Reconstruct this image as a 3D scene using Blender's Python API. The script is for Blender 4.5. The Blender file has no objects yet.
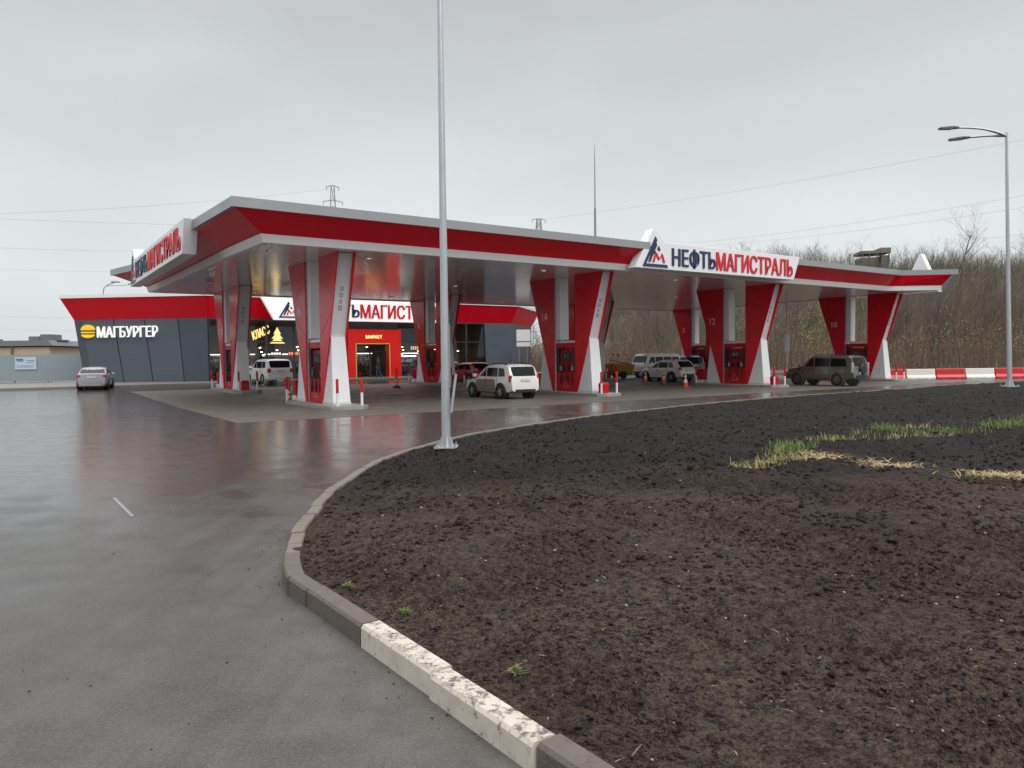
import bpy, math, random
import numpy as np
from mathutils import Vector, Matrix

# ---------------------------------------------------------------- camera, sky, sun, exposure
scene = bpy.context.scene
COL = scene.collection
R = math.radians

FPX, EYE, HZ, ROLL = 740.0, 2.0, 358.0, 0.012
cam_d = bpy.data.cameras.new("camera")
cam_d.sensor_width = 36.0
cam_d.lens = FPX / 1024 * 36.0
cam_d.clip_start = 0.1
cam_d.clip_end = 4000
cam = bpy.data.objects.new("camera", cam_d)
COL.objects.link(cam)
pitch = math.atan((384 - HZ) / FPX)
cam.matrix_world = (Matrix.Translation((0, 0, EYE)) @ Matrix.Rotation(math.pi / 2 - pitch, 4, 'X')
                    @ Matrix.Rotation(-math.atan(ROLL), 4, 'Z'))
scene.camera = cam

SUN_AZ, SUN_EL = R(140), R(50)        # azimuth clockwise from +Y: the light comes from behind the camera, to its right
world = bpy.data.worlds.new("World")
scene.world = world
world.use_nodes = True
wn, wl = world.node_tree.nodes, world.node_tree.links
wn.clear()
w_out = wn.new('ShaderNodeOutputWorld')
w_bg = wn.new('ShaderNodeBackground')
w_bg.inputs['Strength'].default_value = 0.1
w_sky = wn.new('ShaderNodeTexSky')
w_sky.sky_type = 'NISHITA'
w_sky.sun_disc = False
w_sky.sun_elevation = SUN_EL
w_sky.sun_rotation = SUN_AZ
w_sky.dust_density = 4.0
w_hsv = wn.new('ShaderNodeHueSaturation')
w_hsv.inputs['Saturation'].default_value = 0.15
wl.new(w_sky.outputs[0], w_hsv.inputs['Color'])
w_tc = wn.new('ShaderNodeTexCoord')
w_sep = wn.new('ShaderNodeSeparateXYZ')
wl.new(w_tc.outputs['Generated'], w_sep.inputs[0])
w_rmp = wn.new('ShaderNodeValToRGB')           # overcast layer: radiance / 10 by height above the horizon
cr = w_rmp.color_ramp
cr.elements[0].position = 0.0
cr.elements[0].color = (0.79, 0.83, 0.85, 1)
cr.elements[1].position = 1.0
cr.elements[1].color = (2.0, 2.03, 2.07, 1)
for p, c in ((0.12, (0.775, 0.815, 0.835)), (0.28, (0.665, 0.70, 0.722)), (0.43, (0.585, 0.615, 0.638)), (0.6, (1.40, 1.43, 1.46))):
    e = cr.elements.new(p)
    e.color = (*c, 1)
wl.new(w_sep.outputs['Z'], w_rmp.inputs[0])
w_map = wn.new('ShaderNodeMapping')
w_map.inputs['Scale'].default_value = (1.0, 1.0, 3.2)
wl.new(w_tc.outputs['Generated'], w_map.inputs[0])
w_ns = wn.new('ShaderNodeTexNoise')
w_ns.inputs['Scale'].default_value = 1.7
w_ns.inputs['Detail'].default_value = 4
wl.new(w_map.outputs[0], w_ns.inputs['Vector'])
w_mr = wn.new('ShaderNodeMapRange')
w_mr.inputs[1].default_value = 0.3
w_mr.inputs[2].default_value = 0.7
w_mr.inputs[3].default_value = 8.9
w_mr.inputs[4].default_value = 10.9
wl.new(w_ns.outputs[0], w_mr.inputs[0])
w_mul = wn.new('ShaderNodeVectorMath')
w_mul.operation = 'SCALE'
wl.new(w_rmp.outputs[0], w_mul.inputs[0])
wl.new(w_mr.outputs[0], w_mul.inputs['Scale'])
w_mix = wn.new('ShaderNodeMixRGB')
w_mix.inputs[0].default_value = 0.94
wl.new(w_hsv.outputs[0], w_mix.inputs[1])
wl.new(w_mul.outputs[0], w_mix.inputs[2])
wl.new(w_mix.outputs[0], w_bg.inputs['Color'])
wl.new(w_bg.outputs[0], w_out.inputs[0])

sun_d = bpy.data.lights.new("sun", 'SUN')
sun_d.energy = 1.5
sun_d.angle = R(35)
sun_d.color = (1.0, 0.97, 0.93)
sun = bpy.data.objects.new("sun", sun_d)
COL.objects.link(sun)
sdir = Vector((math.sin(SUN_AZ) * math.cos(SUN_EL), math.cos(SUN_AZ) * math.cos(SUN_EL), math.sin(SUN_EL)))
sun.rotation_euler = sdir.to_track_quat('Z', 'Y').to_euler()

scene.view_settings.view_transform = 'Standard'
scene.view_settings.look = 'None'
scene.view_settings.exposure = 0.0
scene.view_settings.gamma = 1.0
scene.view_settings.use_curve_mapping = False
scene.cycles.max_bounces = 8
scene.cycles.transparent_max_bounces = 12
scene.cycles.sample_clamp_indirect = 4.0

# ---------------------------------------------------------------- station frame: u along the canopy front, v into the station
O = np.array((-7.4, 31.1))
U = np.array((0.8276, 0.5613))
V = np.array((-0.5613, 0.8276))
RZ = math.atan2(U[1], U[0])


def P(u, v):
    p = O + u * U + v * V
    return float(p[0]), float(p[1])


def to_uv(x, y):
    d = np.array((x, y)) - O
    return float(d @ U), float(d @ V)


def gz(x, y):
    v = to_uv(x, y)[1]
    return 0.0135 * min(max(v - 4.0, 0.0), 26.0)


# ---------------------------------------------------------------- materials
MATS = {}


def mat(name, color, rough=0.5, metal=0.0, var=0.0, scale=3.0, bump=0.0, bscale=40.0, dirt=None, dirt_amt=0.0, spec=0.5, coat=0.0,
        emit=None, estr=0.0, rvar=0.0, stretch=(1, 1, 1)):
    if name in MATS:
        return MATS[name]
    m = bpy.data.materials.new(name)
    m.use_nodes = True
    nt = m.node_tree
    b = nt.nodes['Principled BSDF']
    b.inputs['Base Color'].default_value = (*color, 1)
    b.inputs['Roughness'].default_value = rough
    b.inputs['Metallic'].default_value = metal
    b.inputs['Specular IOR Level'].default_value = spec
    b.inputs['Coat Weight'].default_value = coat
    b.inputs['Coat Roughness'].default_value = 0.06
    if emit:
        b.inputs['Emission Color'].default_value = (*emit, 1)
        b.inputs['Emission Strength'].default_value = estr
    if var or bump or dirt or rvar:
        tc = nt.nodes.new('ShaderNodeTexCoord')
        mp = nt.nodes.new('ShaderNodeMapping')
        mp.inputs['Scale'].default_value = stretch
        nt.links.new(tc.outputs['Object'], mp.inputs[0])
        n1 = nt.nodes.new('ShaderNodeTexNoise')
        n1.inputs['Scale'].default_value = scale
        n1.inputs['Detail'].default_value = 6
        n1.inputs['Roughness'].default_value = 0.6
        nt.links.new(mp.outputs[0], n1.inputs['Vector'])
        col_out = None
        if var:
            mx = nt.nodes.new('ShaderNodeMixRGB')
            mx.inputs[1].default_value = (*[c * (1 - var) for c in color], 1)
            mx.inputs[2].default_value = (*[min(1, c * (1 + var)) for c in color], 1)
            nt.links.new(n1.outputs[0], mx.inputs[0])
            col_out = mx.outputs[0]
        if dirt:
            n2 = nt.nodes.new('ShaderNodeTexNoise')
            n2.inputs['Scale'].default_value = scale * 2.3
            n2.inputs['Detail'].default_value = 8
            n2.inputs['Roughness'].default_value = 0.7
            nt.links.new(mp.outputs[0], n2.inputs['Vector'])
            r2 = nt.nodes.new('ShaderNodeMapRange')
            r2.inputs[1].default_value = 0.62 - 0.3 * dirt_amt
            r2.inputs[2].default_value = 0.75
            r2.inputs[4].default_value = min(1, 0.3 + dirt_amt)
            nt.links.new(n2.outputs[0], r2.inputs[0])
            m2 = nt.nodes.new('ShaderNodeMixRGB')
            if col_out:
                nt.links.new(col_out, m2.inputs[1])
            else:
                m2.inputs[1].default_value = (*color, 1)
            m2.inputs[2].default_value = (*dirt, 1)
            nt.links.new(r2.outputs[0], m2.inputs[0])
            col_out = m2.outputs[0]
        if col_out:
            nt.links.new(col_out, b.inputs['Base Color'])
        if rvar:
            r3 = nt.nodes.new('ShaderNodeMapRange')
            r3.inputs[1].default_value = 0.3
            r3.inputs[2].default_value = 0.7
            r3.inputs[3].default_value = max(0.02, rough - rvar)
            r3.inputs[4].default_value = min(1, rough + rvar)
            nt.links.new(n1.outputs[0], r3.inputs[0])
            nt.links.new(r3.outputs[0], b.inputs['Roughness'])
        if bump:
            nb = nt.nodes.new('ShaderNodeTexNoise')
            nb.inputs['Scale'].default_value = bscale
            nb.inputs['Detail'].default_value = 5
            nt.links.new(mp.outputs[0], nb.inputs['Vector'])
            bp = nt.nodes.new('ShaderNodeBump')
            bp.inputs['Strength'].default_value = bump
            bp.inputs['Distance'].default_value = 0.02
            nt.links.new(nb.outputs[0], bp.inputs['Height'])
            nt.links.new(bp.outputs[0], b.inputs['Normal'])
    MATS[name] = m
    return m


RED = mat('red_panel', (0.70, 0.004, 0.018), 0.26, var=0.03, scale=.6, rvar=0.02, spec=0.28, dirt=(.30, .03, .03), dirt_amt=0.04, stretch=(1, 1, .3))
REDP = mat('red_paint', (0.52, 0.006, 0.012), 0.38, var=0.12, scale=6, rvar=0.1, spec=0.3)
PORTAL = mat('portal_red', (0.75, 0.012, 0.010), 0.35, var=0.06, scale=2)
WHITE = mat('white_panel', (0.80, 0.80, 0.81), 0.35, var=0.04, scale=2, dirt=(0.45, 0.43, 0.40), dirt_amt=0.05, stretch=(1, 1, 0.4))
WPAINT = mat('white_paint', (0.78, 0.78, 0.77), 0.4, var=0.05, scale=4, dirt=(0.4, 0.37, 0.33), dirt_amt=0.15)
SILVER = mat('silver_trim', (0.33, 0.335, 0.34), 0.35, 0.35, var=0.06, scale=1.5, rvar=0.08)
GALV = mat('galvanised_steel', (0.50, 0.52, 0.54), 0.42, 0.55, var=0.22, scale=9, bump=0.05, bscale=60, dirt=(0.33, 0.34, 0.35), dirt_amt=0.1, stretch=(1, 1, 0.25))
STEEL = mat('grey_steel', (0.33, 0.34, 0.35), 0.45, 0.5, var=0.1)
DARK = mat('dark_plastic', (0.018, 0.018, 0.020), 0.45, var=0.2)
BLACK = mat('black_rubber', (0.014, 0.014, 0.014), 0.7, var=0.25, scale=12)
GWALL = None
GWALL2 = mat('dark_grey_cladding', (0.060, 0.072, 0.092), 0.42, var=0.1, scale=0.6)
CONC = mat('concrete', (0.30, 0.29, 0.275), 0.75, var=0.2, scale=4, bump=0.2, bscale=50, dirt=(0.12, 0.11, 0.10), dirt_amt=0.3)
NAVY = mat('navy_letters', (0.022, 0.030, 0.085), 0.4)
LRED = mat('red_letters', (0.62, 0.018, 0.022), 0.4)
YEL = mat('yellow_sign', (0.80, 0.50, 0.02), 0.4, emit=(1.0, 0.62, 0.03), estr=0.35)
BROWN = mat('brown_sign', (0.10, 0.03, 0.01), 0.5)
LWHITE = mat('white_letters', (0.85, 0.85, 0.85), 0.4, emit=(1, 1, 1), estr=0.35)
SIGNW = mat('white_sign', (0.80, 0.81, 0.83), 0.35, var=0.03, scale=1)
WARM = mat('lit_bulb', (1, 0.8, 0.5), 0.4, emit=(1.0, 0.66, 0.30), estr=28)
NEON = mat('neon_yellow', (1, 0.8, 0.3), 0.4, emit=(1.0, 0.70, 0.22), estr=1.9)
NEONR = mat('neon_red', (1, 0.2, 0.1), 0.4, emit=(1.0, 0.22, 0.08), estr=2.0)
NEONW = mat('neon_white', (1, 1, 1), 0.4, emit=(1.0, 0.92, 0.8), estr=3.0)
ORANGE = mat('cone_orange', (0.72, 0.10, 0.02), 0.5, var=0.1, dirt=(0.2, 0.08, 0.05), dirt_amt=0.15)


def glass_mat():
    m = bpy.data.materials.new('shop_glass')
    m.use_nodes = True
    nt = m.node_tree
    nt.nodes.clear()
    o = nt.nodes.new('ShaderNodeOutputMaterial')
    mx = nt.nodes.new('ShaderNodeMixShader')
    tr = nt.nodes.new('ShaderNodeBsdfTransparent')
    tr.inputs[0].default_value = (0.62, 0.66, 0.72, 1)
    gl = nt.nodes.new('ShaderNodeBsdfGlossy')
    gl.inputs['Roughness'].default_value = 0.02
    gl.inputs['Color'].default_value = (0.9, 0.92, 0.95, 1)
    fr = nt.nodes.new('ShaderNodeFresnel')
    fr.inputs[0].default_value = 1.5
    nt.links.new(fr.outputs[0], mx.inputs[0])
    nt.links.new(tr.outputs[0], mx.inputs[1])
    nt.links.new(gl.outputs[0], mx.inputs[2])
    nt.links.new(mx.outputs[0], o.inputs[0])
    return m


GLASS = glass_mat()
CARGLASS = mat('car_glass', (0.008, 0.009, 0.011), 0.06, spec=0.2)


def seams_mat(name, color, rough, step, axis, dark, metal=0.0, width=0.012, var=0.05, step2=None, rspread=.33):
    """panel joints as thin dark lines every STEP metres along a local axis"""
    m = bpy.data.materials.new(name)
    m.use_nodes = True
    nt = m.node_tree
    b = nt.nodes['Principled BSDF']
    b.inputs['Metallic'].default_value = metal
    tc = nt.nodes.new('ShaderNodeTexCoord')
    sp = nt.nodes.new('ShaderNodeSeparateXYZ')
    nt.links.new(tc.outputs['Object'], sp.inputs[0])

    def line(ax, st):
        a = nt.nodes.new('ShaderNodeMath')
        a.operation = 'PINGPONG'
        a.inputs[1].default_value = st / 2
        nt.links.new(sp.outputs[ax], a.inputs[0])
        c = nt.nodes.new('ShaderNodeMath')
        c.operation = 'LESS_THAN'
        c.inputs[1].default_value = width
        nt.links.new(a.outputs[0], c.inputs[0])
        return c.outputs[0]
    f = line(axis, step)
    if step2:
        g = line('X' if axis == 'Y' else 'Y', step2)
        mxx = nt.nodes.new('ShaderNodeMath')
        mxx.operation = 'MAXIMUM'
        nt.links.new(f, mxx.inputs[0])
        nt.links.new(g, mxx.inputs[1])
        f = mxx.outputs[0]
    n = nt.nodes.new('ShaderNodeTexNoise')
    n.inputs['Scale'].default_value = 0.8
    n.inputs['Detail'].default_value = 5
    nt.links.new(tc.outputs['Object'], n.inputs['Vector'])
    mv = nt.nodes.new('ShaderNodeMixRGB')
    mv.inputs[1].default_value = (*[c * (1 - var) for c in color], 1)
    mv.inputs[2].default_value = (*[c * (1 + var) for c in color], 1)
    nt.links.new(n.outputs[0], mv.inputs[0])
    mx = nt.nodes.new('ShaderNodeMixRGB')
    nt.links.new(f, mx.inputs[0])
    nt.links.new(mv.outputs[0], mx.inputs[1])
    mx.inputs[2].default_value = (*dark, 1)
    nt.links.new(mx.outputs[0], b.inputs['Base Color'])
    mr = nt.nodes.new('ShaderNodeMapRange')
    mr.inputs[1].default_value = 0.3
    mr.inputs[2].default_value = 0.7
    mr.inputs[3].default_value = max(0.03, rough * (1 - rspread))
    mr.inputs[4].default_value = rough * (1 + rspread)
    nt.links.new(n.outputs[0], mr.inputs[0])
    nt.links.new(mr.outputs[0], b.inputs['Roughness'])
    return m


GWALL = seams_mat('grey_cladding', (0.082, 0.096, 0.120), 0.45, 0.32, 'Z', (0.064, 0.077, 0.097), width=0.008, var=0.10)
CEIL = seams_mat('ceiling_panels', (0.80, 0.81, 0.83), 0.16, 1.2, 'Y', (0.40, 0.40, 0.40), metal=0.30, step2=4.0, rspread=.06, var=.02)
RIBBON = seams_mat('perforated_panel', (0.72, 0.73, 0.75), 0.4, 0.09, 'Z', (0.655, 0.665, 0.685), width=0.012, var=0.08)


# ---------------------------------------------------------------- mesh helpers
class MB:
    def __init__(self):
        self.v, self.f, self.m = [], [], []

    def face(self, pts, mi=0):
        n = len(self.v)
        self.v += [tuple(p) for p in pts]
        self.f.append(tuple(range(n, n + len(pts))))
        self.m.append(mi)

    def raw(self, vs, fs, mi=0):
        n = len(self.v)
        self.v += [tuple(p) for p in vs]
        self.f += [tuple(i + n for i in f) for f in fs]
        self.m += [mi] * len(fs)

    def box(self, x0, x1, y0, y1, z0, z1, mi=0, M=None):
        vs = [(x0, y0, z0), (x1, y0, z0), (x1, y1, z0), (x0, y1, z0), (x0, y0, z1), (x1, y0, z1), (x1, y1, z1), (x0, y1, z1)]
        if M is not None:
            vs = [tuple(M @ Vector(p)) for p in vs]
        self.raw(vs, [(0, 3, 2, 1), (4, 5, 6, 7), (0, 1, 5, 4), (1, 2, 6, 5), (2, 3, 7, 6), (3, 0, 4, 7)], mi)

    def loft(self, rings, mi=0, caps=True, closed=True):
        n = len(rings[0])
        vs = [p for r in rings for p in r]
        fs = []
        for i in range(len(rings) - 1):
            for j in range(n if closed else n - 1):
                k = (j + 1) % n
                fs.append((i * n + j, i * n + k, (i + 1) * n + k, (i + 1) * n + j))
        if caps:
            fs.append(tuple(range(n - 1, -1, -1)))
            fs.append(tuple((len(rings) - 1) * n + j for j in range(n)))
        self.raw(vs, fs, mi)

    def prism(self, poly, axis, a, b, mi=0):
        """extrude a polygon: axis 'x' -> poly is (y,z); 'y' -> (x,z); 'z' -> (x,y)"""
        def mk(p, t):
            return {'x': (t, p[0], p[1]), 'y': (p[0], t, p[1]), 'z': (p[0], p[1], t)}[axis]
        self.loft([[mk(p, a) for p in poly], [mk(p, b) for p in poly]], mi)

    def tube(self, pts, r, n=8, mi=0, caps=True):
        pts = [Vector(p) for p in pts]
        rs = r if isinstance(r, (list, tuple)) else [r] * len(pts)
        rings = []
        ref = None
        for i, p in enumerate(pts):
            t = (pts[min(i + 1, len(pts) - 1)] - pts[max(i - 1, 0)]).normalized()
            if ref is None:
                ref = Vector((1, 0, 0)) if abs(t.x) < 0.9 else Vector((0, 1, 0))
            a = (ref - t * ref.dot(t)).normalized()
            ref = a
            b = t.cross(a)
            rings.append([tuple(p + (a * math.cos(2 * math.pi * k / n) + b * math.sin(2 * math.pi * k / n)) * rs[i]) for k in range(n)])
        self.loft(rings, mi, caps)

    def lathe(self, prof, n=16, c=(0, 0, 0), axis='z', mi=0, caps=True):
        """prof: (radius, height) pairs"""
        rings = []
        for r, h in prof:
            ring = []
            for k in range(n):
                a = 2 * math.pi * k / n
                x, y = r * math.cos(a), r * math.sin(a)
                q = {'z': (x, y, h), 'y': (x, h, -y), 'x': (h, x, y)}[axis]
                ring.append((c[0] + q[0], c[1] + q[1], c[2] + q[2]))
            rings.append(ring)
        self.loft(rings, mi, caps)

    def build(self, name, mats, parent=None, smooth=None, bevel=0.0, loc=None, rz=0.0):
        me = bpy.data.meshes.new(name)
        me.from_pydata(self.v, [], self.f)
        mats = mats if isinstance(mats, (list, tuple)) else [mats]
        for m in mats:
            me.materials.append(m)
        if len(mats) > 1:
            me.polygons.foreach_set('material_index', self.m)
        me.update()
        if smooth is not None:
            me.polygons.foreach_set('use_smooth', [True] * len(me.polygons))
            me.set_sharp_from_angle(angle=R(smooth))
        o = bpy.data.objects.new(name, me)
        COL.objects.link(o)
        if parent is not None:
            o.parent = parent
        if loc is not None:
            o.location = loc
        if rz:
            o.rotation_euler = (0, 0, rz)
        if bevel:
            bm = o.modifiers.new('edge', 'BEVEL')
            bm.width = bevel
            bm.segments = 2
            bm.limit_method = 'ANGLE'
            bm.angle_limit = R(35)
        return o


def tag(o, label=None, cat=None, group=None, kind=None):
    if label:
        o['label'] = label
    if cat:
        o['category'] = cat
    if group:
        o['group'] = group
    if kind:
        o['kind'] = kind
    return o


def thing(name, label, cat, loc=(0, 0, 0), rz=0.0, group=None):
    o = bpy.data.objects.new(name, None)
    o.empty_display_size = 0.2
    COL.objects.link(o)
    o.location = loc
    o.rotation_euler = (0, 0, rz)
    return tag(o, label, cat, group)


KIDS = {}


def copy_tree(o, parent=None):
    c = o.copy()
    COL.objects.link(c)
    if parent is not None:
        c.parent = parent
    for ch in [k for k in bpy.data.objects if k.parent == o]:
        copy_tree(ch, c)
    return c


def text_verts(s, size, width=None, extrude=0.02, bold=0.0, align='LEFT'):
    """text as a mesh laid out in x (reading direction), y (up), z (towards the reader)"""
    cu = bpy.data.curves.new('lettering', 'FONT')
    cu.body = s
    cu.size = 1.0
    cu.extrude = 0.5
    cu.offset = bold
    cu.resolution_u = 3
    ob = bpy.data.objects.new('lettering', cu)
    COL.objects.link(ob)
    bpy.context.view_layer.update()
    dg = bpy.context.evaluated_depsgraph_get()
    me = bpy.data.meshes.new_from_object(ob.evaluated_get(dg))
    vs = np.array([v.co[:] for v in me.vertices])
    fs = [tuple(p.vertices) for p in me.polygons]
    bpy.data.objects.remove(ob)
    bpy.data.curves.remove(cu)
    bpy.data.meshes.remove(me)
    mn, mx = vs.min(0), vs.max(0)
    k = size / (mx[1] - mn[1])
    vs[:, 1] = (vs[:, 1] - mn[1]) * k
    kx = k if width is None else width / (mx[0] - mn[0])
    vs[:, 0] = (vs[:, 0] - mn[0]) * kx
    vs[:, 2] = (vs[:, 2] + 0.5) * extrude
    return vs, fs


def add_text(mb, s, size, org, right, up, width=None, extrude=0.02, bold=0.0, mi=0, center=False):
    vs, fs = text_verts(s, size, width, extrude, 0.0)
    right, up, org = Vector(right).normalized(), Vector(up).normalized(), Vector(org)
    nrm = right.cross(up)
    if center:
        vs[:, 0] -= vs[:, 0].max() / 2
    steps = (0,) if bold <= 0 else (-1, 0, 1)          # heavier strokes: the same word again, a hair to the side
    for q in steps:
        k = 1 - abs(q) * .006
        mb.raw([tuple(org + right * float(a + q * bold * size) + up * float(b * k + size * (1 - k) / 2) + nrm * float(c - .004 * (q + 1) * (c > 0))) for a, b, c in vs], fs, mi)


def mesh_np(name, verts, faces, mats, parent=None, smooth=False, mi=None):
    """fast mesh from arrays: faces all of one size"""
    me = bpy.data.meshes.new(name)
    nf, k = faces.shape
    me.vertices.add(len(verts))
    me.vertices.foreach_set('co', np.asarray(verts, np.float32).ravel())
    me.loops.add(nf * k)
    me.loops.foreach_set('vertex_index', faces.astype(np.int32).ravel())
    me.polygons.add(nf)
    me.polygons.foreach_set('loop_start', np.arange(0, nf * k, k, dtype=np.int32))
    for m in (mats if isinstance(mats, (list, tuple)) else [mats]):
        me.materials.append(m)
    if mi is not None:
        me.polygons.foreach_set('material_index', np.asarray(mi, np.int32))
    if smooth:
        me.polygons.foreach_set('use_smooth', np.ones(nf, bool))
    me.update(calc_edges=True)
    o = bpy.data.objects.new(name, me)
    COL.objects.link(o)
    if parent is not None:
        o.parent = parent
    return o


# numpy gradient noise
def _hash(ix, iy, seed):
    h = (ix.astype(np.int64) * 374761393 + iy.astype(np.int64) * 668265263 + seed * 982451653) & 0xFFFFFFFF
    h = ((h ^ (h >> 13)) * 1274126177) & 0xFFFFFFFF
    return (h ^ (h >> 16)) & 0xFFFF


def noise2(x, y, seed=0):
    xi, yi = np.floor(x), np.floor(y)
    fx, fy = x - xi, y - yi
    ux, uy = fx * fx * fx * (fx * (fx * 6 - 15) + 10), fy * fy * fy * (fy * (fy * 6 - 15) + 10)

    def g(dx, dy):
        a = _hash(xi + dx, yi + dy, seed) * (2 * math.pi / 65536)
        return np.cos(a) * (fx - dx) + np.sin(a) * (fy - dy)
    a, b, c, d = g(0, 0), g(1, 0), g(0, 1), g(1, 1)
    return ((a + (b - a) * ux) + ((c + (d - c) * ux) - (a + (b - a) * ux)) * uy) * 1.5


def worley(x, y, cell, seed):
    """rounded lumps, one of random size in each cell; height about 0..0.5"""
    x, y = x / cell, y / cell
    xi, yi = np.floor(x), np.floor(y)
    best = np.zeros(np.shape(x))
    for dx in (-1, 0, 1):
        for dy in (-1, 0, 1):
            cx, cy = xi + dx, yi + dy
            px, py = _hash(cx, cy, seed) / 65536.0, _hash(cx, cy, seed + 100) / 65536.0
            r = .25 + .45 * (_hash(cx, cy, seed + 200) / 65536.0) ** 1.5
            d2 = (x - cx - px) ** 2 + (y - cy - py) ** 2
            best = np.maximum(best, np.sqrt(np.maximum(r * r - d2, 0)))
    return best


def sstep(a, b, x):
    t = np.clip((x - a) / (b - a), 0, 1)
    return t * t * (3 - 2 * t)


# ---------------------------------------------------------------- ground
def N(nt, t, **kw):
    n = nt.nodes.new(t)
    for k, v in kw.items():
        setattr(n, k, v)
    return n


def asphalt_mat():
    m = bpy.data.materials.new('wet_asphalt')
    m.use_nodes = True
    nt = m.node_tree
    L = nt.links
    b = nt.nodes['Principled BSDF']
    tc = N(nt, 'ShaderNodeTexCoord')

    def noise(scale, detail=6, rough=0.6, st=(1, 1, 1), rot=0.0):
        mp = N(nt, 'ShaderNodeMapping')
        mp.inputs['Scale'].default_value = st
        mp.inputs['Rotation'].default_value = (0, 0, rot)
        L.new(tc.outputs['Object'], mp.inputs[0])
        n = N(nt, 'ShaderNodeTexNoise')
        n.inputs['Scale'].default_value = scale
        n.inputs['Detail'].default_value = detail
        n.inputs['Roughness'].default_value = rough
        L.new(mp.outputs[0], n.inputs['Vector'])
        return n.outputs[0]

    def rng(x, a, bb, c, d):
        r = N(nt, 'ShaderNodeMapRange')
        for i, q in enumerate((a, bb, c, d)):
            r.inputs[i + 1].default_value = q
        L.new(x, r.inputs[0])
        return r.outputs[0]

    def mth(op, x, y):
        q = N(nt, 'ShaderNodeMath', operation=op)
        for i, s in enumerate((x, y)):
            if isinstance(s, (int, float)):
                q.inputs[i].default_value = s
            else:
                L.new(s, q.inputs[i])
        return q.outputs[0]

    def mixc(f, a, bb):
        q = N(nt, 'ShaderNodeMixRGB')
        L.new(f, q.inputs[0])
        for i, s in ((1, a), (2, bb)):
            if isinstance(s, tuple):
                q.inputs[i].default_value = (*s, 1)
            else:
                L.new(s, q.inputs[i])
        return q.outputs[0]

    big = noise(0.20, 5, 0.55)
    track = noise(0.5, 5, 0.55, st=(2.4, 0.22, 1), rot=R(-34))     # long streaks along the driving lane
    track2 = noise(0.8, 4, 0.5, st=(0.25, 2.2, 1), rot=R(28))      # and where wheels turn out of it
    fine = noise(150, 2, 0.5)
    grit = noise(45, 4, 0.7)
    mid = noise(2.2, 9, 0.68)
    # how wet: 1 = film of water, 0 = damp and dull; the lane close to the camera has dried most
    sp = N(nt, 'ShaderNodeSeparateXYZ')
    L.new(tc.outputs['Object'], sp.inputs[0])
    far = rng(sp.outputs['Y'], 3.5, 19.0, -0.09, 0.15)
    side = rng(sp.outputs['X'], -7.5, 1.5, 0.17, -0.04)
    w = mth('ADD', mth('ADD', mth('MULTIPLY', big, 0.40), mth('MULTIPLY', track, 0.40)), mth('ADD', far, side))
    w = mth('ADD', w, mth('MULTIPLY', track2, 0.20))
    w = mth('ADD', w, mth('MULTIPLY', mth('SUBTRACT', mid, 0.5), 0.30))
    dt = N(nt, 'ShaderNodeVectorMath', operation='DOT_PRODUCT')
    L.new(tc.outputs['Object'], dt.inputs[0])
    dt.inputs[1].default_value = (-0.807, -0.590, 0)            # distance out from the straight kerb
    dk = mth('ADD', dt.outputs['Value'], 2.13 - 0.9)
    dk = mth('ADD', dk, mth('MULTIPLY', mth('SUBTRACT', noise(0.35, 2, 0.5), 0.5), 2.2))
    pp_ = mth('PINGPONG', dk, 0.85)
    tyre = mth('MULTIPLY', rng(pp_, 0.34, 0.12, 0, 1), rng(noise(0.9, 6, 0.65), 0.40, 0.62, 0, 1))
    w = mth('ADD', w, mth('MULTIPLY', tyre, 0.13))
    wet = rng(w, 0.38, 0.68, 0.0, 1.0)
    dry = mixc(rng(mid, .3, .7, 0, 1), (0.062, 0.056, 0.050), (0.138, 0.127, 0.114))
    wetc = mixc(rng(mid, .3, .7, 0, 1), (0.030, 0.028, 0.027), (0.072, 0.067, 0.064))
    c = mixc(wet, dry, wetc)
    streak = mth('MULTIPLY', rng(noise(0.55, 6, 0.65, st=(3.0, 0.16, 1), rot=R(-36)), 0.48, 0.66, 0, 1), rng(mid, .35, .6, .3, 1))
    c = mixc(mth('MULTIPLY', streak, 0.55), c, (0.034, 0.031, 0.029))
    rust = rng(noise(0.5, 5, 0.6, st=(2.0, 0.5, 1), rot=R(-32)), 0.54, 0.72, 0.0, 0.28)
    c = mixc(rust, c, (0.070, 0.044, 0.035))
    c = mixc(rng(grit, 0.46, 0.70, 0.0, 0.34), c, (0.21, 0.20, 0.185))
    c = mixc(rng(fine, 0.52, 0.30, 0.0, 0.65), c, (0.018, 0.017, 0.016))
    L.new(c, b.inputs['Base Color'])
    rr = rng(wet, 0, 1, 0.52, 0.155)
    rr = mth('ADD', rr, mth('MULTIPLY', mth('SUBTRACT', mid, 0.42), 0.30))
    L.new(rr, b.inputs['Roughness'])
    b.inputs['IOR'].default_value = 1.4
    bp = N(nt, 'ShaderNodeBump')
    L.new(rng(wet, 0, 1, 0.45, 0.07), bp.inputs['Strength'])
    bp.inputs['Distance'].default_value = 0.006
    L.new(fine, bp.inputs['Height'])
    bp2 = N(nt, 'ShaderNodeBump')
    bp2.inputs['Strength'].default_value = 0.20
    bp2.inputs['Distance'].default_value = 0.02
    L.new(noise(1.3, 3, 0.5), bp2.inputs['Height'])
    L.new(bp.outputs[0], bp2.inputs['Normal'])
    L.new(bp2.outputs[0], b.inputs['Normal'])
    return m


ASPHALT = asphalt_mat()


def strip_sheet(name, m, u0, u1, vs, dz, kind='structure'):
    mb = MB()
    rows = []
    for v in vs:
        rows.append([(*P(u, v), gz(*P(u, v)) + dz) for u in (u0, u1)])
    for i in range(len(rows) - 1):
        mb.face([rows[i][0], rows[i][1], rows[i + 1][1], rows[i + 1][0]])
    o = mb.build(name, m)
    return tag(o, kind=kind)


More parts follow.
